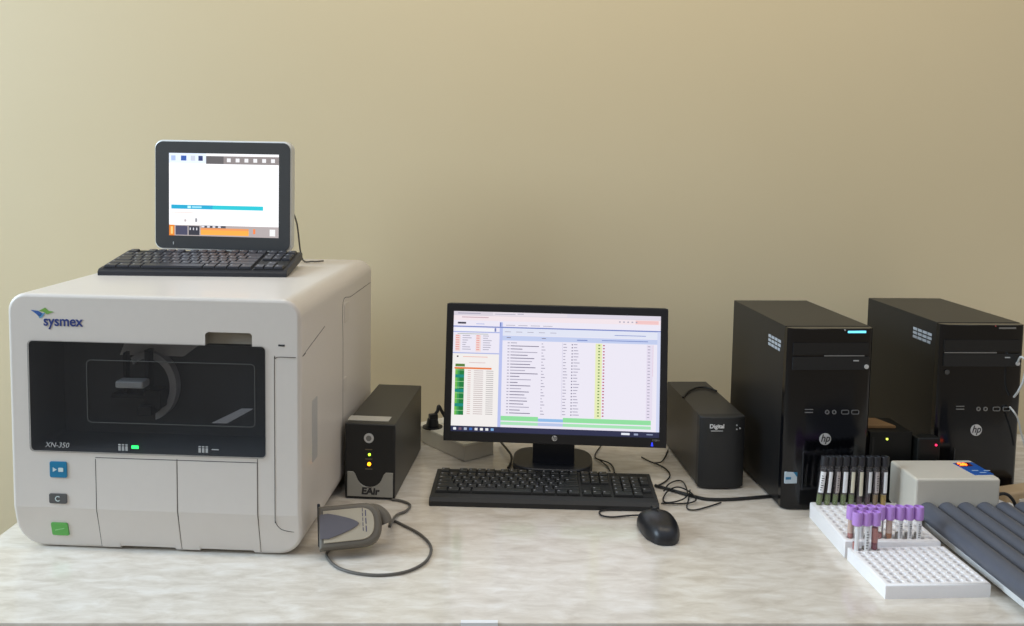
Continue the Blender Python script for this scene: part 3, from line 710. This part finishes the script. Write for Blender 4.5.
    for x in (-w/2+.02, w/2-.02):
        for y in (.05, d-.05): B().cyl((x, y, 0), (0, 0, 1), .009, .007, n=14).build('foot', blk, c)
    return F
F1 = tower((.6280, 1.7690, 0), R(5.11), .173, .330, .3646, 'black computer tower with a lit cyan light bar, second from the right edge', 1)
F2 = tower((.9555, 1.8284, 0), R(4.0), .176, .330, .3659, 'black computer tower without lit power bar, at the right edge behind the roller mixer', 2)
def wires(name, pts, r, m, label): return tag(B().tube(pts, r, 8).build(name, m), label, 'cable')
wm = mat('white_cable_rubber', (190, 190, 186), .5)
def f2(px, py, y): p = F2.hit(px, py, 1, y); return F2.m @ p
wires('usb_cable', [f2(1010, 407, -.006), f2(1014, 412, -.02), f2(1018, 419, -.018), f2(1021, 432, -.012), f2(1026, 450, -.01)], .0018, wm, 'thin pale cable hanging below the ports of the right-hand computer tower')
wires('usb_cable', [f2(1018, 362, -.006), f2(1021, 357, -.022), f2(1026, 362, -.03), f2(1024, 378, -.028), f2(1019, 390, -.02), f2(1014, 397, -.006)], .0022, wm, 'pale looped cable on the right-hand computer tower front, above the ports')

# ------------------------------------------------------------------ small devices between the towers
p = onz(889, 458, 0.0)
def small_box():
    a = F2.m.to_3x3()
    L = onz(868, 474, 0); Rr = onz(912, 474, 0); y = 1.72; 
    x0 = aty(868, 450, y).x; x1 = aty(913, 450, y).x; z1 = aty(890, 432, y).z; cx = (x0+x1)/2; w = x1-x0
    z1 = aty(890, 432, 1.80).z; x0 = aty(869, 450, 1.80).x; x1 = aty(912, 450, 1.80).x; cx = (x0+x1)/2; w = x1-x0; y = 1.80
    s = thing('network_box', 'small black device box with one yellow light, between the two computer towers', 'electronic device', (cx, y, 0), R(3))
    devb = mat('device_black', (15, 16, 15), .5, spec=.3); B().box(-w/2, w/2, .004, .10, 0, z1, .002).build('case', devb, s)
    B().box(-w/2-.0005, w/2+.0005, 0, .006, 0, z1, .0015).build('front_panel', devb, s)
    f = Frame((cx, y, 0), R(3)); x, z = f.f(887, 439); B().cyl((x, 0, z), (0, -1, 0), .0022, .001, n=12).build('yellow_light', mat('yellow_led', (235, 255, 90), emit=2.5), s)
    x, z = f.f(873, 444); B().box(x-.002, x+.002, -.0008, .002, z-.03, z+.014).build('front_slot', seam_dark if 0 else mat('slot_black', (8, 8, 8), .5), s)
    k = B().prism([(-.040, 0), (.018, 0), (.0, .055), (-.042, .055)], .006, .001, M=Matrix.Translation((cx, y+.022, z1+.0005)) @ Matrix.Rotation(R(3), 4, 'Z')).build('cardboard_piece', mat('brown_cardboard', (128, 98, 62), .8, var=.15, scale=30))
    tag(k, 'small brown cardboard piece lying on the black device box with the yellow light', 'cardboard')
    # little adapter with a red light
    y2 = 1.79; x0 = aty(917, 450, y2).x; x1 = aty(941, 450, y2).x; z2 = aty(930, 438, y2).z
    a = thing('power_adapter', 'small black adapter with a tiny red light, behind the white mixer housing', 'power adapter', ((x0+x1)/2, y2, 0), R(4))
    B().box((x0-x1)/2, (x1-x0)/2, 0, .03, 0, z2, .004, 3).build('case', devb, a)
    f = Frame(((x0+x1)/2, y2, 0), R(4)); x, z = f.f(936, 445); B().cyl((x, 0, z), (0, -1, 0), .0022, .0012, n=12).build('red_light', mat('red_led', (255, 40, 90), emit=2.5), a)
small_box()

# ------------------------------------------------------------------ roller mixer
XL, XR = (.841, 1.6697, 0), R(3.2); xw, xd, xh = .163, .105, .103
XF = Frame(XL, XR)
mx = thing('roller_mixer', 'white tube roller mixer with dark grey rollers and a red display, at the right edge', 'laboratory mixer', XL, XR)
B().box(-xw/2, xw/2, 0, xd, .02, xh, .005, 3).build('housing', box_beige, mx)
ln = .46; bx0 = XF.top(991, 582, .0)[0]; 
blx = min(XF.top(992, 567, .024)[0], -.06)
nR = 6; pit = .0366; rr = .0178
x_first = -.058
basew = x_first+pit*(nR-1)+.03
B().box(-.058, basew, -ln, xd-.004, .006, .026, .004, 2).build('base', mat('mixer_base_white', (222, 222, 220), .3), mx)
B().box(x_first, basew-.01, -ln, -ln+.02, .02, .062, .004).build('end_bracket', box_beige, mx)
for i in range(nR):
    x = x_first+i*pit
    B().cyl((x, 0.0, .041), (0, -1, 0), rr, ln-.02, n=32, bev=.0015).build('roller', roller_rubber, mx)
for x in (x_first+.02, basew-.02):
    for y in (-ln+.03, xd-.03): B().cyl((x, y, 0), (0, 0, 1), .009, .008, n=14).build('foot', blk, mx)
c = [XF.top(*q, xh) for q in ((953, 463.5), (975, 475.3), (994, 474.8), (972, 462.5))]
B().prism(c, .0008, M=Matrix.Translation((0, 0, xh))).build('control_label', mat('control_label_blue', (30, 84, 160), .35), mx)
c2 = [XF.top(*q, xh) for q in ((955, 463.8), (961.5, 467), (973, 466.6), (968, 463))]
B().prism(c2, .0016, M=Matrix.Translation((0, 0, xh))).build('display', mat('display_dark_red', (90, 20, 16), .3), mx)
ca = XF.top(962.5, 465.3, xh); 
text('display_digits', '20', .016, mat('red_digit_led', (255, 80, 20), emit=9), mx, Matrix.Translation((ca[0], ca[1], xh+.0018)), .0006, bold=.0005)
b = B()
for q in ((975, 471), (983, 473), (987, 471)):
    x, y = XF.top(*q, xh); b.box(x-.006, x+.006, y-.0015, y+.0015, xh+.0008, xh+.0012)
b.build('label_print', mat('label_print_pale', (170, 190, 215), .4), mx)
pc = [onz(1001, 499, .06), onz(1008, 496, .05), onz(1015, 498, .03), onz(1021, 506, .004), onz(1027, 516, .004)]
P0 = XF.m @ Vector((xw/2+.005, .03, .055))
B().tube([XF.i @ (P0+Vector(q)) for q in ((-.006, 0, 0), (.02, .0, .008), (.035, -.005, -.002), (.046, -.01, -.03), (.06, -.005, -.05), (.12, .02, -.0515))], .0032, 8).build('power_cable', cable_blk, mx)
e = onz(1020, 500, .0)
bo = thing('adapter_block', 'small beige block at the right edge beside the mixer housing', 'power adapter', (P0.x+.095, P0.y+.085, 0), R(20))
B().box(-.05, .05, -.02, .02, 0, .045, .006, 3).build('case', mat('tan_plastic', (176, 152, 118), .6), bo)
B().box(-.02, .02, -.0225, -.019, .01, .03, .001).build('socket_plate', box_beige, bo)

# ------------------------------------------------------------------ tube racks
def rack(name, label, loc, rot, w, d, h, nx, ny, rw):
    r = thing(name, label, 'test tube rack', loc, rot)
    bm = bmesh.new(); mg = .005; px = (w-2*mg)/nx; py = (d-2*mg)/ny; n = 16
    V = {}
    def v(x, y, z):
        k = (round(x, 6), round(y, 6), round(z, 6))
        if k not in V: V[k] = bm.verts.new((x, y, z))
        return V[k]
    for i in range(nx):
        for j in range(ny):
            cx = -w/2+mg+(i+.5)*px; cy = mg+(j+.5)*py
            sq = []
            for k in range(n):
                a = 2*math.pi*(k+.5)/n-math.pi/4; ca, sa = math.cos(a), math.sin(a)
                q = int(k//(n/4)); t = (k % (n//4))/(n/4)
                c = [(1, -1), (1, 1), (-1, 1), (-1, -1)]; A = c[q]; Bc = c[(q+1) % 4]
                sq.append((cx+(A[0]+(Bc[0]-A[0])*t)*px/2, cy+(A[1]+(Bc[1]-A[1])*t)*py/2))
            ang = [math.atan2(y-cy, x-cx) for x, y in sq]
            S = [v(x, y, h) for x, y in sq]
            C = [bm.verts.new((cx+rw*math.cos(a), cy+rw*math.sin(a), h)) for a in ang]
            C1 = [bm.verts.new((cx+rw*.9*math.cos(a), cy+rw*.9*math.sin(a), h-.0015)) for a in ang]
            D = [bm.verts.new((cx+rw*.86*math.cos(a), cy+rw*.86*math.sin(a), h-.0055)) for a in ang]
            for k in range(n):
                l = (k+1) % n
                bm.faces.new((S[k], S[l], C[l], C[k]))
                bm.faces.new((C[k], C[l], C1[l], C1[k])); bm.faces.new((C1[k], C1[l], D[l], D[k])).material_index = 1
            bm.faces.new(D).material_index = 1
    # rim, sides and underside
    o = [(-w/2, 0), (w/2, 0), (w/2, d), (-w/2, d)]; i_ = [(-w/2+mg, mg), (w/2-mg, mg), (w/2-mg, d-mg), (-w/2+mg, d-mg)]
    rr_ = .003
    T0 = [bm.verts.new((x+(rr_ if x < 0 else -rr_), y+(rr_ if y == 0 else -rr_), h)) for x, y in o]
    T1 = [bm.verts.new((x+(rr_*.3 if x < 0 else -rr_*.3), y+(rr_*.3 if y == 0 else -rr_*.3), h-rr_*.3)) for x, y in o]
    T2 = [bm.verts.new((x, y, h-rr_)) for x, y in o]; T3 = [bm.verts.new((x, y, 0)) for x, y in o]; I = [bm.verts.new((x, y, h)) for x, y in i_]
    for k in range(4):
        l = (k+1) % 4
        bm.faces.new((I[k], I[l], T0[l], T0[k]))
        for A, C in ((T0, T1), (T1, T2), (T2, T3)): bm.faces.new((A[k], A[l], C[l], C[k]))
    bm.faces.new(T3)
    bmesh.ops.recalc_face_normals(bm, faces=bm.faces)
    B()._add_keep(bm).build('rack_block', [foam, foam_well], r, ang=50)
    F = Frame(loc, rot)
    return r, (lambda i, j, z=0: F.m @ Vector((-w/2+mg+(i+.5)*px, mg+(j+.5)*py, z)))
def _add_keep(s, t):
    me = bpy.data.meshes.new('t'); t.to_mesh(me); t.free(); s.bm.from_mesh(me); bpy.data.meshes.remove(me); return s
B._add_keep = _add_keep
HB, HA = .0235, .031
b0, b1, b2 = onz(886, 585, HB), onz(990.3, 583, HB), onz(843, 541, HB)
bw = (b1-b0).length+.001; brot = math.atan2(b1.y-b0.y, b1.x-b0.x)*.5
mid = (b0+b1)/2+Vector((.0005, 0, 0))
rB, cB = rack('tube_rack', 'white hundred-well tube rack nearest the table front, mostly empty wells', (mid.x, mid.y, 0), R(4), bw, .140, HB, 10, 10, .0060)
FB = Frame((mid.x, mid.y, 0), R(4))
a0 = FB.m @ Vector((-bw/2, .1415, 0)); a1 = FB.m @ Vector((bw/2, .1415, 0)); am = (a0+a1)/2
aw = bw-.005; 
A3 = onz(812.5, 503, HA)
ad = (A3-Vector((a0.x, a0.y, HA))).length
rA, cA = rack('tube_rack', 'white tube rack at the back, holding the black-capped tubes', (am.x-.0035, am.y+.003, 0), R(1.4), aw, ad, HA, 10, 10, .0060)

# ------------------------------------------------------------------ test tubes
def tube_proto(kind, fluid, fh, label_col, lab=(0, 1), rt=.0063, H=.075, cap=lav):
    """returns the list of part meshes: tube, fluid, label, cap"""
    return dict(kind=kind)
def make_tube(name, label, loc, lean, cap, fluid, f0, f1, lab_z, lab_ang, H, rt, group, second=None, lab_mat=paper, prints=True, capr=None, caph=.018):
    t = thing(name, label, 'test tube', loc, 0, group); t.rotation_euler = (lean[0], lean[1], random.uniform(0, .3))
    r = rt
    B().lathe([(0, 0), (r*.6, .0012), (r, .005), (r, H), (r*.86, H), (r*.86, .006), (0, .003)], 20).build('tube_body', tube_glass, t)
    q = r*.84
    B().lathe([(0, .0032), (q*.7, .0045), (q, .0075), (q, f1), (0, f1)], 18).build('sample_liquid', fluid, t)
    if second: B().lathe([(0, f1+.0003), (q, f1+.0003), (q, second[1]), (0, second[1])], 18).build('upper_liquid', second[0], t)
    if lab_z:
        bm = bmesh.new(); n = 9; a0, a1 = R(lab_ang[0]), R(lab_ang[1]); rl = r+.0003
        g = [[bm.verts.new((rl*math.cos(a0+(a1-a0)*k/n), rl*math.sin(a0+(a1-a0)*k/n), z)) for k in range(n+1)] for z in lab_z]
        g2 = [[bm.verts.new((x.co.x*1.03, x.co.y*1.03, x.co.z)) for x in row] for row in g]
        for k in range(n):
            bm.faces.new((g[0][k], g[0][k+1], g[1][k+1], g[1][k])); bm.faces.new((g2[0][k], g2[0][k+1], g2[1][k+1], g2[1][k]))
            bm.faces.new((g[1][k], g[1][k+1], g2[1][k+1], g2[1][k])); bm.faces.new((g[0][k], g[0][k+1], g2[0][k+1], g2[0][k]))
        bmesh.ops.recalc_face_normals(bm, faces=bm.faces)
        lb = B()._add_keep(bm).build('paper_label', lab_mat, t)
        if prints:
            b = B(); rp = r*1.03+.0004
            for k in range(7):
                z = lab_z[0]+(lab_z[1]-lab_z[0])*(.12+.11*k)
                bm = bmesh.new(); aa = a0+(a1-a0)*.3; ab = a0+(a1-a0)*(.55+.12*(k % 3))
                vs = [[bm.verts.new((rp*math.cos(aa+(ab-aa)*m/4), rp*math.sin(aa+(ab-aa)*m/4), zz)) for m in range(5)] for zz in (z, z+.0016)]
                for m in range(4): bm.faces.new((vs[0][m], vs[0][m+1], vs[1][m+1], vs[1][m]))
                b._add_keep(bm)
            b.build('label_print', ink, lb)
    cr = capr or rt*1.3
    B().lathe([(r*.8, H-.004), (cr*.96, H-.004), (cr, H-.002), (cr, H+caph-.006), (cr*.93, H+caph-.004), (cr*.8, H+caph-.004), (cr*.74, H+caph-.008), (0, H+caph-.008)], 22).build('cap', cap, t)
    return t
green_f = mat('olive_gel', (100, 116, 56), .4); maroon = mat('dark_maroon_blood', (58, 22, 26), .35); brownf = mat('brown_serum', (122, 96, 52), .35)
yellowf = mat('amber_serum', (164, 132, 44), .3); darkup = mat('dark_blood', (40, 22, 26), .35)
blood = mat('red_blood', (118, 40, 56), .35); thin_blood = mat('pinkish_blood', (178, 112, 104), .35); orange_f = mat('orange_brown_blood', (168, 108, 62), .35); grey_f = mat('greyish_fluid', (150, 148, 140), .35)
gA = 'black-capped tubes in the back rack'; gB = 'purple-capped tubes in the middle of the racks'
ordw = ['first', 'second', 'third', 'fourth', 'fifth', 'sixth', 'seventh', 'eighth', 'ninth']
dk = [(green_f, 'olive contents and a crooked white label'), (green_f, 'olive contents and a narrow white label'), (green_f, 'olive contents and a pale smudged label'), (green_f, 'olive contents and a wide white label'), (green_f, 'olive contents and a yellowish label'),
      (maroon, 'dark red contents and a long cream label'), (maroon, 'dark red contents and a white label'), (brownf, 'brown contents and a printed label'), (yellowf, 'amber contents, rightmost of its row')]
cream = mat('cream_paper', (214, 208, 184), .7); pale = mat('smudged_paper', (176, 166, 162), .7)
for i, (m, desc) in enumerate(dk):
    p = cA(i*.985-.1, 9, HA-.0052)
    make_tube('test_tube', 'black-capped tube, %s from left, %s' % (ordw[i], desc) if i < 8 else 'black-capped tube with amber contents, rightmost in the back rack',
              p, (R(-1), R([6, 4, 3, 2, 1.5, 1, 2, .5, 1][i])), blackcap, m, 0, .026 if i not in (5, 6) else .022, (.030 if i != 5 else .024, .071), [(-150, -60), (-120, -60), (-120, -50), (-130, -50), (-125, -65), (-120, -55), (-120, -50), (-130, -40), (-125, -60)][i],
              .086, .0062, gA, second=(darkup, .072), lab_mat=[paper, paper, pale, paper, cream, cream, paper, pale, paper][i], prints=i in (0, 2, 7), caph=.018, capr=.0078)
pf = [(thin_blood, blood, 'white-labelled purple-capped tube, leftmost of the three tubes in the front rack', (-135, -70)), (grey_f, None, 'purple-capped tube with printed label, middle of the three tubes in the front rack', (-130, -40)), (blood, thin_blood, 'purple-capped tube of red blood without label, rightmost of three in the front rack', None)]
for i, (m, m2, lab, la) in enumerate(pf):
    p = cB(i*1.02-.30, 9, HB-.0052)
    make_tube('test_tube', lab, p, (R(-1), R(1.5-.5*i)), lav, m, 0, .018 if m is not grey_f else .010, (.004, .047) if la else None, la, .053, .0062, gB, second=(thin_blood, .044) if m is blood else None, prints=i == 1, capr=.0088, caph=.023)
pr = [(thin_blood, 'leftmost', None), (grey_f, 'second from the left', (-120, -60)), (grey_f, 'third from the left', (-120, -60)), (thin_blood, 'fourth from the left', (-60, 20)), (orange_f, 'fifth from the left, with orange-brown contents', None),
      (grey_f, 'sixth from the left, with a printed label', (-130, -40)), (grey_f, 'seventh from the left, with a printed label', (-130, -40)), (grey_f, 'rightmost, with a printed label', (-130, -40))]
for i, (m, w_, la) in enumerate(pr):
    p = cA(i*1.07+.05, 0, HA-.0052)
    make_tube('test_tube', 'purple-capped tube behind the front rack, %s of its row of eight' % w_ if ',' not in w_ else 'purple-capped tube behind the front rack, %s' % w_,
              p, (R(-1), R(1+.2*(i % 3))), lav, m, 0, .014, (.004, .038) if la else None, la, .043, .0062, gB, second=(mat('pale_upper', (206, 176, 160), .4), .038) if i in (0, 4) else None, prints=i > 4, capr=.0088, caph=.023)

# ------------------------------------------------------------------ mouse
mp = onz(657, 533, .0); ML_ = Vector((.280, 1.645, 0)); mrot = R(8)
ms = thing('computer_mouse', 'black computer mouse right of the keyboard front corner', 'computer mouse', (ML_.x, ML_.y, 0), mrot)
bm = bmesh.new(); NU, NV = 32, 12; rings = []
for j in range(NV+1):
    ph = math.pi/2*j/NV; row = []
    for i in range(NU):
        a = 2*math.pi*i/NU; ca, sa = math.cos(a), math.sin(a)
        e = .75; x = math.copysign(abs(ca)**e, ca); y = math.copysign(abs(sa)**.8, sa)
        rr_ = math.cos(ph)**.55 if j < NV else 0
        wd = .0345*(1+.06*y)*(1-.05*(y < -.5)); X = x*wd*rr_; Y = y*.060*rr_
        top = .037 if True else 0
        Z = .004+(top-.004)*math.sin(ph)**.85*(1-.28*max(0, Y/.058)**1.5-.12*max(0, -Y/.058)**2)
        row.append((X, Y, Z))
    rings.append(row)
Vr = [[bm.verts.new(c) for c in r] for r in rings[:-1]]; tp = bm.verts.new((0, 0, rings[-1][0][2]))
low = [bm.verts.new((x*.95, y*.96, 0)) for x, y, z in rings[0]]
for i in range(NU):
    k = (i+1) % NU
    bm.faces.new((low[i], low[k], Vr[0][k], Vr[0][i]))
    for j in range(len(Vr)-1): bm.faces.new((Vr[j][i], Vr[j][k], Vr[j+1][k], Vr[j+1][i]))
    bm.faces.new((Vr[-1][i], Vr[-1][k], tp))
bm.faces.new(low[::-1]); bmesh.ops.recalc_face_normals(bm, faces=bm.faces)
B()._add_keep(bm).build('shell', mat('mouse_black', (30, 31, 35), .35, var=.06), ms, ang=60)
B().cyl((-.004, .033, .0315), (1, 0, 0), .0075, .008, n=18, bev=.001).build('scroll_wheel', key_blk, ms)
B().tube([(0, .054, .0225), (0, .045, .0285), (0, .04, .0312)], .0007, 6).tube([(0, .026, .0355), (0, .015, .0372), (0, .005, .0374)], .0006, 6).build('button_gap', mat('gap_black', (8, 8, 8), .6), ms)
B().cyl((0, -.022, .0343), (0, -.1, 1), .005, .0012, n=20).build('round_emblem', mat('mouse_emblem', (62, 64, 68), .3), ms)
wires('mouse_cable', [ML_+Vector((-.008, .054, .012)), onz(630, 515.5, .004), onz(612, 517, .003), onz(602, 515.5, .003), onz(599.5, 512, .003), onz(606, 509.6, .003), onz(622, 509.6, .003)], .0017, cable_blk, 'thin black mouse cable curling out from under the keyboard front edge')

# ------------------------------------------------------------------ barcode scanner
grub = mat('scanner_grey_rubber', (104, 98, 88), .55, var=.06); sbeige = mat('scanner_beige_plastic', (178, 168, 148), .5); tong = mat('scanner_blue_grey', (98, 95, 101), .5)
SL = onz(346, 551, 0); SL = Vector((SL.x+.012, SL.y-.042, 0)); tl_ = R(60)
scn = thing('barcode_scanner', 'grey and beige barcode scanner lying against the lower right side of the white analyzer', 'barcode scanner', SL, R(9))
SM_ = Matrix.Translation((.003, .030, .009)) @ Matrix.Rotation(tl_, 4, 'X') @ Matrix.Rotation(R(3), 4, 'Z')
def horse(x0, x1, y0, y1, n=14, sq=.62):
    pts = [(x0, y1), (x0, y0)]; cx = x1-(y1-y0)*.5; cy = (y0+y1)/2; ry = (y1-y0)/2; rx = x1-cx
    for k in range(n+1):
        a = -math.pi/2+math.pi*k/n; pts.append((cx+rx*math.copysign(abs(math.cos(a))**sq, math.cos(a)), cy+ry*math.copysign(abs(math.sin(a))**sq, math.sin(a))))
    return pts
B().prism(horse(-.052, .055, 0, .072, sq=.8), .034, .008, 4, M=SM_ @ Matrix.Translation((0, 0, -.004))).build('rubber_body', grub, scn)
B().prism(horse(-.044, .042, .010, .063, sq=.8), .004, .0015, 2, M=SM_ @ Matrix.Translation((0, 0, .0285))).build('top_insert', sbeige, scn)
tg = [(-.050, .057), (-.050, .017)]+[(.016-.052*(abs(t)**1.6), .037+.021*t) for t in [-1+2*k/12 for k in range(13)]]
B().prism(tg, .003, .001, 2, M=SM_ @ Matrix.Translation((0, 0, .0315))).build('trigger_tongue', tong, scn)
b = B()
for k in range(5): b.box(.022, .0232, .024+k*.008, .030+k*.008, .0322, .0328, M=SM_)
for k in range(3): b.box(.027, .0286, .022+k*.013, .032+k*.013, .0322, .0328, M=SM_)
b.build('side_print', mat('scanner_print', (70, 70, 100), .5), scn)
B().box(-.054, -.049, .006, .078, .0, .022, .002, M=SM_).build('scan_window', mat('scanner_window_black', (30, 32, 36), .2), scn)
B().tube([SM_ @ Vector(q) for q in ((.026, .060, .010), (.044, .060, .010), (.058, .050, .009), (.064, .036, .008))], .0105, 12).build('handle', grub, scn)
hd = Matrix.Translation(SL) @ Matrix.Rotation(R(9), 4, 'Z') @ SM_ @ Vector((.0645, .030, .008))
hz = max(hd.z, .008)
pts = [onz(*q, .003) for q in ((336, 545), (328, 551), (327, 557), (337, 567), (356, 573), (382, 575), (408, 571), (426, 561), (431, 547), (421, 535), (405, 526))]
pts += [onz(392, 520.5, .006), Vector((hd.x+.004, hd.y, hz)), onz(396, 515.5, .008), onz(406, 511, .004), onz(410, 505, .003), onz(402, 501, .003), onz(392, 499.5, .003)]
wires('scanner_cable', pts, .0025, cable_gry, 'grey cable looping on the tabletop in front of the barcode scanner and back behind it')

# ------------------------------------------------------------------ cables behind and right of the monitor
def tc(name, px, r, m, label, z=.003): return wires(name, [onz(*q[:2], q[2] if len(q) > 2 else z) for q in px], r, m, label)
tc('keyboard_cable', [(641.5, 457), (650, 461.5), (658, 464.5), (666, 469), (670, 475), (666, 481), (657, 486)], .0016, cable_blk, 'thin black cable curving down to the keyboard right edge')
tc('power_cable', [(655, 485.5), (668, 489), (689, 495), (707, 499), (728, 499.3), (748, 498), (771, 496)], .0034, cable_blk, 'thick black cable running from the keyboard to the left computer tower', .0038)
tc('usb_cable', [(661, 503.3), (676, 503.5), (689, 503, .004), (696, 499.5, .009), (690, 492, .010), (678, 487, .010), (668, 491, .009), (663, 499, .004), (667, 502.6, .007), (681, 500, .010), (687.5, 494, .012), (684, 483, .006), (678, 480.5, .004), (669, 484, .009), (664, 491, .011)], .0015, cable_blk, 'coiled thin black cable between the keyboard and the plain black backup box')
tc('usb_cable', [(690, 490), (688.5, 500, .010), (687, 508), (694, 510), (707, 507), (721, 502.5)], .0015, cable_blk, 'thin black cable end crossing the thick cable in front of the plain black backup box')
tc('video_cable', [(601, 446), (597, 451), (595, 457), (601, 461), (607, 466), (610, 471)], .0015, cable_blk, 'thin black cable dropping behind the right side of the monitor base')
tc('audio_cable', [(596, 458.5, .006), (604, 461, .006), (610, 463.5), (613.5, 468), (614.5, 473)], .0015, cable_blk, 'thin black cable arching beside the right end of the monitor base')
tc('power_cable', [(668, 450), (665, 457), (661, 462, .007), (654, 463, .007)], .0015, cable_blk, 'short black cable end below the monitor right corner')
tc('power_cable', [(499, 440, .01), (505, 447, .012), (511, 455, .010), (511, 462, .006), (508, 468, .004)], .0026, cable_blk, 'black cable passing left of the monitor base')

# ------------------------------------------------------------------ low box behind the monitor with a plug
C = onz(464, 462, 0); C = Vector((C.x, C.y, 0)); e1 = onz(423, 443, 0)-C; ang = math.atan2(e1.y, e1.x)-math.pi/2
jb = thing('power_socket_box', 'low beige socket box with a black plug on it, between backup box and monitor', 'power box', C, ang)
l1, l2, hb = .20, .085, .040
B().box(0, l2, 0, l1, .0, hb-.004, .003).build('case', box_beige, jb)
B().box(-.001, l2+.001, -.001, l1+.001, hb-.005, hb, .0015).build('lid', mat('pale_lid', (222, 218, 204), .4), jb)
JF = Frame(C, ang); sx_, sy_ = JF.top(432.5, 427, hb)
B().cyl((sx_, sy_, hb-.001), (0, 0, 1), .024, .003, n=24).build('socket', blk, jb)
pw = JF.m @ Vector((sx_, sy_, hb+.002))
pg = thing('power_plug', 'black power plug standing in the beige socket box beside the monitor', 'power plug', pw, R(20))
B().cyl((0, 0, 0), (0, 0, 1), .016, .02, r2=.012, n=20, bev=.002).box(-.009, .012, -.008, .008, .016, .03, .003).build('plug_body', blk, pg)
B().tube([(.004, 0, .026), (.012, 0, .036), (.016, .004, .046), (.026, .01, .03), (.04, .01, .006), (.05, .01, -.02)], .004, 10).build('cord', cable_blk, pg)

# ------------------------------------------------------------------ light
wd = bpy.data.worlds.new('world'); SC.world = wd; wd.use_nodes = True
nt = wd.node_tree; bgd = nt.nodes['Background']
tc_ = nt.nodes.new('ShaderNodeTexCoord'); sx3 = nt.nodes.new('ShaderNodeSeparateXYZ'); cr = nt.nodes.new('ShaderNodeValToRGB')
nt.links.new(tc_.outputs['Generated'], sx3.inputs[0]); nt.links.new(sx3.outputs[2], cr.inputs[0]); nt.links.new(cr.outputs[0], bgd.inputs[0])
e = cr.color_ramp.elements; e[0].position = .1; e[0].color = (.30, .255, .195, 1); e[1].position = .85; e[1].color = (.58, .68, .84, 1)
bgd.inputs[1].default_value = 1.0
def area(name, loc, target, sx, sy, power, col):
    l = bpy.data.lights.new(name, 'AREA'); l.shape = 'RECTANGLE'; l.size = sx; l.size_y = sy; l.energy = power; l.color = col
    o = bpy.data.objects.new(name, l); COL.objects.link(o); o.location = loc
    o.rotation_euler = (Vector(target)-Vector(loc)).to_track_quat('-Z', 'Y').to_euler(); return o
area('window_daylight', (-4.1, .8, 1.9), (0, 1.5, .4), 2.3, 2.0, 260, (.66, .83, 1.0))
area('ceiling_lamp', (.3, 1.3, 2.3), (.3, 2.3, 1.0), 2.4, .4, 17, (1.0, .82, .55))
vs = SC.view_settings; vs.view_transform = 'Standard'; vs.look = 'None'; vs.gamma = 1; vs.exposure = 0; vs.use_curve_mapping = False
